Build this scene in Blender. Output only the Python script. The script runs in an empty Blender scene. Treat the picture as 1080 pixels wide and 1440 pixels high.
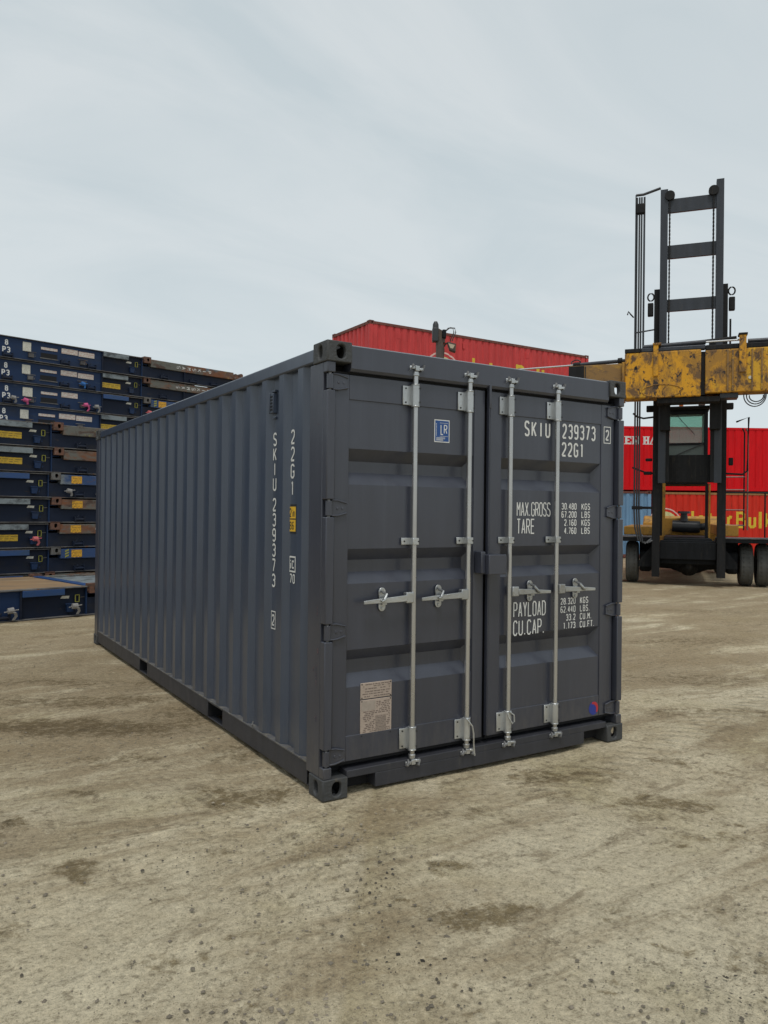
import bpy, bmesh, math, random
import numpy as np
from mathutils import Vector, Matrix, noise
random.seed(7)
R = math.radians
scene = bpy.context.scene
col = scene.collection

# ------------------------------------------------------------------ camera
def cam_axes(yaw, pitch, roll):
    f = Vector((math.sin(yaw)*math.cos(pitch), math.cos(yaw)*math.cos(pitch), math.sin(pitch)))
    r0 = Vector((math.cos(yaw), -math.sin(yaw), 0)); u0 = r0.cross(f)
    return math.cos(roll)*r0 + math.sin(roll)*u0, -math.sin(roll)*r0 + math.cos(roll)*u0, f
cd = bpy.data.cameras.new('camera'); cam = bpy.data.objects.new('camera', cd); col.objects.link(cam)
cr, cu, cf = cam_axes(0.557530898, 0.00196153339, 0.0107623307)
cam.matrix_world = Matrix(((cr.x, cu.x, -cf.x, -2.01577968), (cr.y, cu.y, -cf.y, -3.84761719), (cr.z, cu.z, -cf.z, 1.61847453), (0, 0, 0, 1)))
cd.sensor_fit = 'VERTICAL'; cd.sensor_height = 24.0; cd.lens = 24.0*1088.97/1440.0
cd.clip_start = 0.05; cd.clip_end = 2000
scene.camera = cam

# ------------------------------------------------------------------ world, sun, exposure
SUN_EL, SUN_ROT = R(66), R(212)
w = bpy.data.worlds.new('World'); scene.world = w; w.use_nodes = True
nt = w.node_tree; nt.nodes.clear()
def N(nt, t, **k):
    n = nt.nodes.new(t)
    for a, b in k.items():
        if a == 'inp':
            for i, v in b.items(): n.inputs[i].default_value = v
        else: setattr(n, a, b)
    return n
def math_node(nt, op, a, b=None, c=None, clamp=False):
    n = N(nt, 'ShaderNodeMath', operation=op); n.use_clamp = clamp
    for i, v in enumerate((a, b, c)):
        if v is None: continue
        if isinstance(v, (int, float)): n.inputs[i].default_value = v
        else: nt.links.new(v, n.inputs[i])
    return n.outputs[0]
def ramp(nt, fac, stops):
    n = N(nt, 'ShaderNodeValToRGB'); nt.links.new(fac, n.inputs[0]); e = n.color_ramp.elements
    while len(e) > 1: e.remove(e[-1])
    for i, (p, c) in enumerate(stops):
        if i == 0: e[0].position = p; q = e[0]
        else: q = e.new(p)
        q.color = (c, c, c, 1) if isinstance(c, (int, float)) else (*c, 1)
    return n.outputs[0]
def mix(nt, fac, a, b, bt='MIX'):
    n = N(nt, 'ShaderNodeMix', data_type='RGBA', blend_type=bt)
    for i, v in ((0, fac), (6, a), (7, b)):
        if isinstance(v, (int, float)): n.inputs[i].default_value = v
        elif isinstance(v, tuple): n.inputs[i].default_value = (*v, 1)
        else: nt.links.new(v, n.inputs[i])
    return n.outputs[2]
sky = N(nt, 'ShaderNodeTexSky', sky_type='NISHITA', sun_disc=False, sun_elevation=SUN_EL, sun_rotation=SUN_ROT)
bg1 = N(nt, 'ShaderNodeBackground', inp={1: 0.07}); nt.links.new(sky.outputs[0], bg1.inputs[0])
geo = N(nt, 'ShaderNodeTexCoord'); sep = N(nt, 'ShaderNodeSeparateXYZ'); nt.links.new(geo.outputs['Generated'], sep.inputs[0])
zz = math_node(nt, 'ADD', math_node(nt, 'MAXIMUM', sep.outputs[2], 0.0), 0.16)
cmb = N(nt, 'ShaderNodeCombineXYZ')
nt.links.new(math_node(nt, 'DIVIDE', sep.outputs[0], zz), cmb.inputs[0]); nt.links.new(math_node(nt, 'DIVIDE', sep.outputs[1], zz), cmb.inputs[1])
mp = N(nt, 'ShaderNodeMapping'); mp.inputs['Rotation'].default_value = (0, 0, R(28)); mp.inputs['Scale'].default_value = (0.55, 1.25, 1); nt.links.new(cmb.outputs[0], mp.inputs[0])
n1 = N(nt, 'ShaderNodeTexNoise', inp={'Scale': 1.5, 'Detail': 7.0, 'Roughness': 0.56, 'Distortion': 0.9}); nt.links.new(mp.outputs[0], n1.inputs['Vector'])
n2 = N(nt, 'ShaderNodeTexNoise', inp={'Scale': 0.35, 'Detail': 3.0, 'Roughness': 0.5}); nt.links.new(cmb.outputs[0], n2.inputs['Vector'])
cl = mix(nt, ramp(nt, n1.outputs[0], [(0.38, 0), (0.62, 1)]), (0.545, 0.622, 0.660), (0.680, 0.728, 0.750))
cl = mix(nt, ramp(nt, n2.outputs[0], [(0.35, 0), (0.65, 0.6)]), cl, (0.67, 0.735, 0.762))
cl = mix(nt, ramp(nt, sep.outputs[2], [(0.0, 0.75), (0.28, 0.25), (0.6, 0.0)]), cl, (0.735, 0.815, 0.842))
bg2 = N(nt, 'ShaderNodeBackground', inp={1: 1.0}); nt.links.new(cl, bg2.inputs[0])
ms = N(nt, 'ShaderNodeMixShader', inp={0: 0.93}); nt.links.new(bg1.outputs[0], ms.inputs[1]); nt.links.new(bg2.outputs[0], ms.inputs[2])
wo = N(nt, 'ShaderNodeOutputWorld'); nt.links.new(ms.outputs[0], wo.inputs[0])
sl = bpy.data.lights.new('sun', 'SUN'); sl.energy = 1.5; sl.angle = R(14); sl.color = (1.0, 0.965, 0.91)
so = bpy.data.objects.new('sun', sl); col.objects.link(so)
sd = Vector((math.sin(SUN_ROT)*math.cos(SUN_EL), math.cos(SUN_ROT)*math.cos(SUN_EL), math.sin(SUN_EL)))
so.rotation_euler = sd.to_track_quat('Z', 'Y').to_euler(); so.location = (0, 0, 30)
scene.view_settings.view_transform = 'Standard'; scene.view_settings.look = 'None'
scene.view_settings.exposure = 0.0; scene.view_settings.gamma = 1; scene.view_settings.use_curve_mapping = False
scene.render.engine = 'CYCLES'

# ------------------------------------------------------------------ materials
def new_mat(name):
    m = bpy.data.materials.new(name); m.use_nodes = True; nt = m.node_tree
    return m, nt, nt.nodes['Principled BSDF']
def coords(nt, scale=(1, 1, 1), rnd=False):
    tc = N(nt, 'ShaderNodeTexCoord'); mp = N(nt, 'ShaderNodeMapping'); mp.inputs['Scale'].default_value = scale
    nt.links.new(tc.outputs['Object'], mp.inputs[0])
    if rnd:
        oi = N(nt, 'ShaderNodeObjectInfo'); vm = N(nt, 'ShaderNodeVectorMath', operation='SCALE')
        c = N(nt, 'ShaderNodeCombineXYZ')
        for i in range(3): nt.links.new(oi.outputs['Random'], c.inputs[i])
        nt.links.new(c.outputs[0], vm.inputs[0]); vm.inputs['Scale'].default_value = 37.0
        nt.links.new(vm.outputs[0], mp.inputs['Location'])
    return mp.outputs[0]
def noi(nt, vec, scale, detail=4, rough=0.55, dist=0.0):
    n = N(nt, 'ShaderNodeTexNoise', inp={'Scale': scale, 'Detail': detail, 'Roughness': rough, 'Distortion': dist})
    nt.links.new(vec, n.inputs['Vector']); return n.outputs[0]
def bump(nt, b, h, strength, dist):
    n = N(nt, 'ShaderNodeBump', inp={'Strength': strength, 'Distance': dist}); nt.links.new(h, n.inputs['Height']); nt.links.new(n.outputs[0], b.inputs['Normal'])
def paint(name, c, rough=0.5, var=0.12, dirt=None, dirt_amt=0.0, scratch=None, metal=0.0, bmp=0.06, spec=0.5, streak=True, rnd=False, bscale=9):
    m, nt, b = new_mat(name)
    v = coords(nt, rnd=rnd); vs = coords(nt, (6, 6, 0.8), rnd=rnd) if streak else v
    a = noi(nt, vs, 1.4, 5); a2 = noi(nt, v, 11, 5, 0.6)
    d = tuple(x*(1-var*1.6) for x in c); l = tuple(min(1, x*(1+var)) for x in c)
    cc = mix(nt, ramp(nt, a, [(0.3, 0), (0.7, 1)]), d, l)
    cc = mix(nt, ramp(nt, a2, [(0.45, 0), (0.75, 0.35)]), cc, tuple(x*(1-var) for x in c))
    if dirt:
        k = noi(nt, vs, 3.2, 8, 0.68, 0.3)
        cc = mix(nt, ramp(nt, k, [(0.62-dirt_amt*0.45, 0), (0.80-dirt_amt*0.45, 0.9)]), cc, dirt)
    if scratch:
        vv = coords(nt, (3, 3, 0.55), rnd=rnd)
        s1 = noi(nt, vv, 26, 3, 0.75); s2 = noi(nt, v, 1.3, 3)
        f = math_node(nt, 'MULTIPLY', ramp(nt, s1, [(0.70, 0), (0.76, 1)]), ramp(nt, s2, [(0.52, 0), (0.62, 0.8)]))
        cc = mix(nt, f, cc, scratch)
    nt.links.new(cc, b.inputs['Base Color'])
    rr = N(nt, 'ShaderNodeMapRange', inp={3: rough-0.07, 4: rough+0.12}); nt.links.new(a2, rr.inputs[0]); nt.links.new(rr.outputs[0], b.inputs['Roughness'])
    b.inputs['Metallic'].default_value = metal; b.inputs['Specular IOR Level'].default_value = spec
    if bmp: bump(nt, b, noi(nt, v, bscale, 4), bmp, 0.02)
    return m
def flat(name, c, rough=0.6, metal=0.0):
    m, nt, b = new_mat(name)
    v = coords(nt); a = noi(nt, v, 40, 3)
    nt.links.new(mix(nt, ramp(nt, a, [(0.35, 0), (0.7, 1)]), tuple(x*0.86 for x in c), c), b.inputs['Base Color'])
    b.inputs['Roughness'].default_value = rough; b.inputs['Metallic'].default_value = metal
    return m
def printed(name, paper, ink, sx, sz, amt=0.7):
    """paper with rows of small unreadable print"""
    m, nt, b = new_mat(name)
    v = coords(nt, (1, 1, 1)); sp = N(nt, 'ShaderNodeSeparateXYZ'); nt.links.new(v, sp.inputs[0])
    row = math_node(nt, 'FRACT', math_node(nt, 'MULTIPLY', sp.outputs[2], sz))
    r = ramp(nt, row, [(0.0, 0), (0.3, 0), (0.36, 1), (0.78, 1), (0.86, 0)])
    k = noi(nt, coords(nt, (sx, sx, sz)), 1.0, 2, 0.5)
    f = math_node(nt, 'MULTIPLY', math_node(nt, 'MULTIPLY', r, ramp(nt, k, [(0.44, 0), (0.5, 1)])), amt)
    cc = mix(nt, f, paper, ink)
    k2 = noi(nt, v, 9, 4)
    cc = mix(nt, ramp(nt, k2, [(0.45, 0), (0.8, 0.4)]), cc, tuple(x*0.6 for x in paper))
    nt.links.new(cc, b.inputs['Base Color']); b.inputs['Roughness'].default_value = 0.5
    return m
def weathered(name, base, patches, scale=2.2, stretch=(1, 1, 1.6), rough=0.75, bmp=0.4):
    """old paint worn through: patches = [(colour, threshold lo, hi, noise scale)]"""
    m, nt, b = new_mat(name); cc = base
    for i, (c, lo, hi, s) in enumerate(patches):
        v = coords(nt, stretch, rnd=True)
        off = N(nt, 'ShaderNodeVectorMath', operation='ADD'); off.inputs[1].default_value = (3.1*i, 1.7*i, 5.3*i); nt.links.new(v, off.inputs[0])
        k = noi(nt, off.outputs[0], s*scale, 9, 0.7, 0.4)
        cc = mix(nt, ramp(nt, k, [(lo, 0), (hi, 1)]), cc, c)
    nt.links.new(cc, b.inputs['Base Color']); b.inputs['Roughness'].default_value = rough
    bump(nt, b, noi(nt, coords(nt), 30, 6), bmp, 0.004)
    return m

M = {}
GREY = (0.0385, 0.0425, 0.060); GREY_S = (0.040, 0.054, 0.084)
M['grey'] = paint('container_grey_paint', GREY, 0.36, 0.09, scratch=None, bmp=0.05)
M['grey_side'] = paint('container_side_sky_tint', GREY_S, 0.36, 0.10, scratch=(0.16, 0.17, 0.18), bmp=0.10, bscale=4)  # same paint as the doors, bluer: sky reflection put into the colour
M['grey_post'] = paint('container_post_paint', GREY, 0.45, 0.10, scratch=(0.20, 0.17, 0.16), bmp=0.06)
def dusty(m, top=0.45, amt=0.22):
    """road dust splashed on the lowest part, and faint run-off streaks"""
    nt = m.node_tree; b = nt.nodes['Principled BSDF']; src = b.inputs['Base Color'].links[0].from_socket
    g = N(nt, 'ShaderNodeNewGeometry'); sp = N(nt, 'ShaderNodeSeparateXYZ'); nt.links.new(g.outputs['Position'], sp.inputs[0])
    v = coords(nt, (5, 5, 1.2)); k = noi(nt, v, 6, 8, 0.72)
    hgt = N(nt, 'ShaderNodeMapRange', inp={1: 0.0, 2: top, 3: 0.34, 4: -0.12}); nt.links.new(sp.outputs[2], hgt.inputs[0])
    f = ramp(nt, math_node(nt, 'ADD', k, hgt.outputs[0]), [(0.50, 0), (0.85, amt)])
    c = mix(nt, f, src, (0.17, 0.15, 0.12))
    st = ramp(nt, noi(nt, coords(nt, (14, 14, 0.35)), 2.0, 5, 0.6), [(0.55, 0), (0.75, 0.22)])
    c = mix(nt, st, c, (0.068, 0.076, 0.094))
    nt.links.new(c, b.inputs['Base Color'])
    nz = noi(nt, coords(nt), 1.7, 2, 0.4); bn = N(nt, 'ShaderNodeBump', inp={'Strength': 0.35, 'Distance': 0.02}); nt.links.new(nz, bn.inputs['Height'])
    if b.inputs['Normal'].links: nt.links.new(b.inputs['Normal'].links[0].from_socket, bn.inputs['Normal'])
    nt.links.new(bn.outputs[0], b.inputs['Normal'])
for k_ in ('grey', 'grey_side', 'grey_post'):
    dusty(M[k_]); M[k_].node_tree.nodes['Principled BSDF'].inputs['Coat Weight'].default_value = 0.45; M[k_].node_tree.nodes['Principled BSDF'].inputs['Coat Roughness'].default_value = 0.22
M['grey_low'] = paint('container_rail_paint', (0.034, 0.035, 0.043), 0.5, 0.15, dirt=(0.075, 0.068, 0.058), dirt_amt=0.06, bmp=0.1)
M['ledge'] = paint('lit_rail_ledge', (0.10, 0.10, 0.105), 0.6, 0.3, dirt=(0.2, 0.18, 0.14), dirt_amt=0.3)  # lighter coat stands in for light falling on the rail top
M['casting'] = paint('casting_paint', (0.052, 0.054, 0.056), 0.6, 0.2, dirt=(0.10, 0.085, 0.06), dirt_amt=0.12, bmp=0.35, bscale=60)
M['rubber_gap'] = flat('black_rubber_and_gap', (0.012, 0.012, 0.014), 0.7)
M['inside'] = flat('dark_inside', (0.02, 0.02, 0.022), 0.9)
M['galv'] = paint('galvanised_steel', (0.52, 0.535, 0.54), 0.30, 0.25, dirt=(0.22, 0.20, 0.17), dirt_amt=0.10, metal=0.75, bmp=0.1, bscale=60, streak=False)
M['rod'] = paint('zinc_rod', (0.50, 0.50, 0.50), 0.27, 0.10, metal=0.85, bmp=0.0)
M['cam'] = paint('cam_steel', (0.22, 0.22, 0.22), 0.5, 0.3, metal=0.5, bmp=0.2, bscale=80, streak=False)
M['white'] = flat('white_lettering', (0.72, 0.72, 0.70), 0.5)
M['yellow'] = flat('yellow_sticker', (0.75, 0.45, 0.03), 0.5)
M['black'] = flat('black_print', (0.015, 0.015, 0.015), 0.5)
M['blue_st'] = flat('blue_sticker', (0.012, 0.07, 0.26), 0.4)
M['ball_blue'] = flat('round_mark_blue', (0.02, 0.04, 0.28), 0.4)
M['ball_red'] = flat('round_mark_red', (0.5, 0.03, 0.04), 0.4)
M['plate'] = printed('data_plate', (0.43, 0.345, 0.285), (0.22, 0.17, 0.15), 260, 110, 0.3)
M['red_mark'] = flat('red_scrape', (0.22, 0.05, 0.05), 0.7)

# ------------------------------------------------------------------ mesh helpers
class MB:
    def __init__(s): s.v = []; s.f = []
    def add(s, vs, fs):
        o = len(s.v); s.v += [tuple(p) for p in vs]; s.f += [tuple(i+o for i in f) for f in fs]; return s
    def box(s, x0, x1, y0, y1, z0, z1):
        return s.add([(x, y, z) for x in (x0, x1) for y in (y0, y1) for z in (z0, z1)],
                     [(0, 1, 3, 2), (4, 6, 7, 5), (0, 4, 5, 1), (2, 3, 7, 6), (0, 2, 6, 4), (1, 5, 7, 3)])
    def prism(s, pts, d):
        """pts: planar 3D polygon, d: extrusion vector"""
        n = len(pts); d = Vector(d); a = [Vector(p) for p in pts]
        return s.add(a + [p+d for p in a], [tuple(range(n)), tuple(range(2*n-1, n-1, -1))] + [(i, i+n, (i+1) % n+n, (i+1) % n) for i in range(n)])
    def tube(s, pts, r, n=10, cap=True):
        pts = [Vector(p) for p in pts]; rings = []
        rs = r if isinstance(r, (list, tuple)) else [r]*len(pts)
        t0 = (pts[1]-pts[0]).normalized(); up = Vector((0, 0, 1)) if abs(t0.z) < 0.9 else Vector((1, 0, 0))
        vs = []
        for i, p in enumerate(pts):
            t = (pts[min(i+1, len(pts)-1)]-pts[max(i-1, 0)])
            t = t.normalized() if t.length > 1e-9 else t0
            a = t.cross(up)
            if a.length < 1e-4: a = t.cross(Vector((0, 1, 0)))
            a.normalize(); b = t.cross(a).normalized()
            vs += [p+rs[i]*(math.cos(2*math.pi*k/n)*a+math.sin(2*math.pi*k/n)*b) for k in range(n)]
        fs = [(i*n+k, i*n+(k+1) % n, (i+1)*n+(k+1) % n, (i+1)*n+k) for i in range(len(pts)-1) for k in range(n)]
        if cap: fs += [tuple(range(n)), tuple(range(len(vs)-1, len(vs)-n-1, -1))]
        return s.add(vs, fs)
    def build(s, name, mat, parent=None, bevel=0, smooth=False, seg=2, label=None, ang=35, kind=None):
        me = bpy.data.meshes.new(name); me.from_pydata(s.v, [], s.f)
        bm = bmesh.new(); bm.from_mesh(me); bmesh.ops.recalc_face_normals(bm, faces=bm.faces); bm.to_mesh(me); bm.free()
        o = link(name, me, mat, parent, bevel, smooth, seg, label, ang)
        if kind: o['kind'] = kind
        return o
def link(name, me, mat, parent=None, bevel=0, smooth=False, seg=2, label=None, ang=35):
    for m in (mat if isinstance(mat, list) else [mat]): me.materials.append(m)
    o = bpy.data.objects.new(name, me); col.objects.link(o)
    if parent: o.parent = parent
    if bevel:
        b = o.modifiers.new('bevel', 'BEVEL'); b.width = bevel; b.segments = seg; b.limit_method = 'ANGLE'; b.angle_limit = R(40)
        smooth = True
    if smooth:
        me.polygons.foreach_set('use_smooth', [True]*len(me.polygons))
        try: me.set_sharp_from_angle(angle=R(ang))
        except Exception: pass
    if label: o['label'] = label
    return o
def thing(name, label, cat, loc=(0, 0, 0), rz=0.0, group=None):
    o = bpy.data.objects.new(name, None); col.objects.link(o); o.empty_display_size = 0.3
    o.location = loc; o.rotation_euler = (0, 0, rz); o['label'] = label; o['category'] = cat
    if group: o['group'] = group
    return o
def copy_tree(o, parent=None):
    c = o.copy(); col.objects.link(c); c.parent = parent
    for ch in [x for x in list(col.objects) if x.parent == o]: copy_tree(ch, c)
    return c

# ------------------------------------------------------------------ stroke lettering
def rr_(c=0.28, d=0.13): return [(c, 0), (1-c, 0), (1, d), (1, 1-d), (1-c, 1), (c, 1), (0, 1-d), (0, d)]
G = {
 '0': [rr_()+['c']], '1': [[(0.25, 0.86), (0.55, 1), (0.55, 0)]],
 '2': [[(0, 0.82), (0.12, 0.95), (0.3, 1), (0.7, 1), (0.9, 0.93), (1, 0.8), (1, 0.66), (0.85, 0.5), (0.06, 0.1), (0, 0), (1, 0)]],
 '3': [[(0, 0.86), (0.25, 1), (0.72, 1), (1, 0.87), (1, 0.65), (0.78, 0.54), (0.35, 0.54)], [(0.78, 0.54), (1, 0.42), (1, 0.14), (0.72, 0), (0.26, 0), (0, 0.13)]],
 '4': [[(0.75, 0), (0.75, 1), (0, 0.3), (1, 0.3)]],
 '5': [[(0.95, 1), (0.05, 1), (0.05, 0.57), (0.7, 0.6), (1, 0.46), (1, 0.14), (0.72, 0), (0.26, 0), (0, 0.13)]],
 '6': [[(0.95, 0.9), (0.7, 1), (0.3, 1), (0, 0.86), (0, 0.13), (0.28, 0), (0.72, 0), (1, 0.13), (1, 0.42), (0.72, 0.56), (0.3, 0.56), (0, 0.45)]],
 '7': [[(0, 1), (1, 1), (0.35, 0)]],
 '8': [[(0.28, 0.54), (0.04, 0.66), (0.04, 0.88), (0.28, 1), (0.72, 1), (0.96, 0.88), (0.96, 0.66), (0.72, 0.54), 'c'], [(0.28, 0.54), (0, 0.42), (0, 0.12), (0.28, 0), (0.72, 0), (1, 0.12), (1, 0.42), (0.72, 0.54)]],
 '9': [[(0.05, 0.1), (0.3, 0), (0.7, 0), (1, 0.14), (1, 0.87), (0.72, 1), (0.28, 1), (0, 0.87), (0, 0.58), (0.28, 0.44), (0.7, 0.44), (1, 0.55)]],
 'S': [[(1, 0.86), (0.75, 1), (0.25, 1), (0, 0.88), (0, 0.66), (0.15, 0.57), (0.85, 0.43), (1, 0.33), (1, 0.13), (0.75, 0), (0.25, 0), (0, 0.14)]],
 'K': [[(0, 0), (0, 1)], [(1, 1), (0.05, 0.4)], [(0.3, 0.57), (1, 0)]], 'I': [[(0.5, 0), (0.5, 1)]],
 'U': [[(0, 1), (0, 0.13), (0.28, 0), (0.72, 0), (1, 0.13), (1, 1)]],
 'G': [[(1, 0.82), (0.95, 0.9), (0.7, 1), (0.28, 1), (0, 0.87), (0, 0.13), (0.28, 0), (0.72, 0), (1, 0.13), (1, 0.46), (0.55, 0.46)]],
 'M': [[(0, 0), (0, 1), (0.5, 0.45), (1, 1), (1, 0)]], 'A': [[(0, 0), (0.5, 1), (1, 0)], [(0.2, 0.3), (0.8, 0.3)]],
 'X': [[(0, 0), (1, 1)], [(0, 1), (1, 0)]], 'R': [[(0, 0), (0, 1), (0.7, 1), (1, 0.88), (1, 0.62), (0.7, 0.5), (0, 0.5)], [(0.5, 0.5), (1, 0)]],
 'O': [rr_()+['c']], 'T': [[(0, 1), (1, 1)], [(0.5, 1), (0.5, 0)]], 'E': [[(1, 1), (0, 1), (0, 0), (1, 0)], [(0, 0.52), (0.85, 0.52)]],
 'P': [[(0, 0), (0, 1), (0.7, 1), (1, 0.88), (1, 0.6), (0.7, 0.47), (0, 0.47)]], 'Y': [[(0, 1), (0.5, 0.5), (1, 1)], [(0.5, 0.5), (0.5, 0)]],
 'L': [[(0, 1), (0, 0), (1, 0)]], 'D': [[(0, 0), (0.65, 0), (1, 0.16), (1, 0.84), (0.65, 1), (0, 1), 'c']],
 'C': [[(1, 0.84), (0.72, 1), (0.28, 1), (0, 0.87), (0, 0.13), (0.28, 0), (0.72, 0), (1, 0.16)]],
 'B': [[(0, 0), (0, 1), (0.68, 1), (0.95, 0.9), (0.95, 0.66), (0.68, 0.54), (0, 0.54)], [(0.68, 0.54), (1, 0.42), (1, 0.13), (0.7, 0), (0, 0)]],
 'F': [[(1, 1), (0, 1), (0, 0)], [(0, 0.52), (0.85, 0.52)]], '.': [[(0.3, 0.0), (0.3, 0.09)]], ' ': [],
 'N': [[(0, 0), (0, 1), (1, 0), (1, 1)]], 'H': [[(0, 0), (0, 1)], [(1, 0), (1, 1)], [(0, 0.5), (1, 0.5)]],
 'n': [[(0, 0), (0, 0.7)], [(0, 0.55), (0.35, 0.7), (0.8, 0.7), (1, 0.55), (1, 0)]], 't': [[(0.4, 0.95), (0.4, 0.12), (0.6, 0), (1, 0)], [(0, 0.68), (1, 0.68)]],
 'e': [[(0, 0.36), (1, 0.36), (1, 0.55), (0.75, 0.7), (0.25, 0.7), (0, 0.55), (0, 0.12), (0.25, 0), (0.95, 0)]],
 'r': [[(0, 0), (0, 0.7)], [(0, 0.5), (0.45, 0.7), (1, 0.68)]], 'u': [[(0, 0.7), (0, 0.12), (0.25, 0), (0.7, 0), (1, 0.15)], [(1, 0.7), (1, 0)]],
 'l': [[(0.5, 1), (0.5, 0)]], 'k': [[(0, 1), (0, 0)], [(1, 0.7), (0.05, 0.3)], [(0.35, 0.42), (1, 0)]], 'i': [[(0.5, 0), (0.5, 0.62)], [(0.5, 0.82), (0.5, 0.95)]],
 'c': [[(1, 0.6), (0.7, 0.7), (0.28, 0.7), (0, 0.57), (0, 0.13), (0.28, 0), (0.7, 0), (1, 0.1)]],
}
def ribbon(pts, t, closed):
    """mitred flat ribbon in 2D -> quads"""
    if not closed:
        for i in range(1, len(pts)-1):
            d1 = (Vector(pts[i])-Vector(pts[i-1])).normalized(); d2 = (Vector(pts[i+1])-Vector(pts[i])).normalized()
            if d1.dot(d2) < -0.15: return ribbon(pts[:i+1], t, False)+ribbon(pts[i:], t, False)
    n = len(pts); L = []; Rr = []
    for i in range(n):
        p = Vector(pts[i])
        a = Vector(pts[i-1]) if (i > 0 or closed) else None
        b = Vector(pts[(i+1) % n]) if (i < n-1 or closed) else None
        d1 = (p-a).normalized() if a is not None else (b-p).normalized()
        d2 = (b-p).normalized() if b is not None else d1
        n1 = Vector((-d1.y, d1.x)); n2 = Vector((-d2.y, d2.x)); m = n1+n2
        if m.length < 0.35: m = n2.copy(); k = 1.0
        else:
            m.normalize(); k = min(1/max(m.dot(n1), 0.45), 2.0)
        L.append(p+m*k*t/2); Rr.append(p-m*k*t/2)
    q = [(L[i], Rr[i], Rr[(i+1) % n], L[(i+1) % n]) for i in range(n if closed else n-1)]
    return q
def lettering(mb, s, o, u, v, h, w, gap, t, nrm, widths=None):
    """o: 3D lower-left corner, u/v unit vectors, nrm: outward normal"""
    o = Vector(o); u = Vector(u); v = Vector(v); nrm = Vector(nrm); x = 0.0; lay = 0
    for ch in s:
        ww = w*(0.5 if ch in '.' else (0.45 if ch in 'Il' and widths else 1.0))
        for st in G.get(ch, []):
            closed = st[-1] == 'c'; pts = [p for p in st if p != 'c']
            pts = [(x+t/2+p[0]*(ww-t), t/2+p[1]*(h-t)) for p in pts]
            for k_q, q in enumerate(ribbon(pts, t, closed)):
                mb.add([o+u*p.x+v*p.y+nrm*(0.00025*lay+0.00006*(k_q % 3)) for p in q], [(0, 1, 2, 3)])
            lay = (lay+1) % 3
        x += ww+gap
    return x

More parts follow.
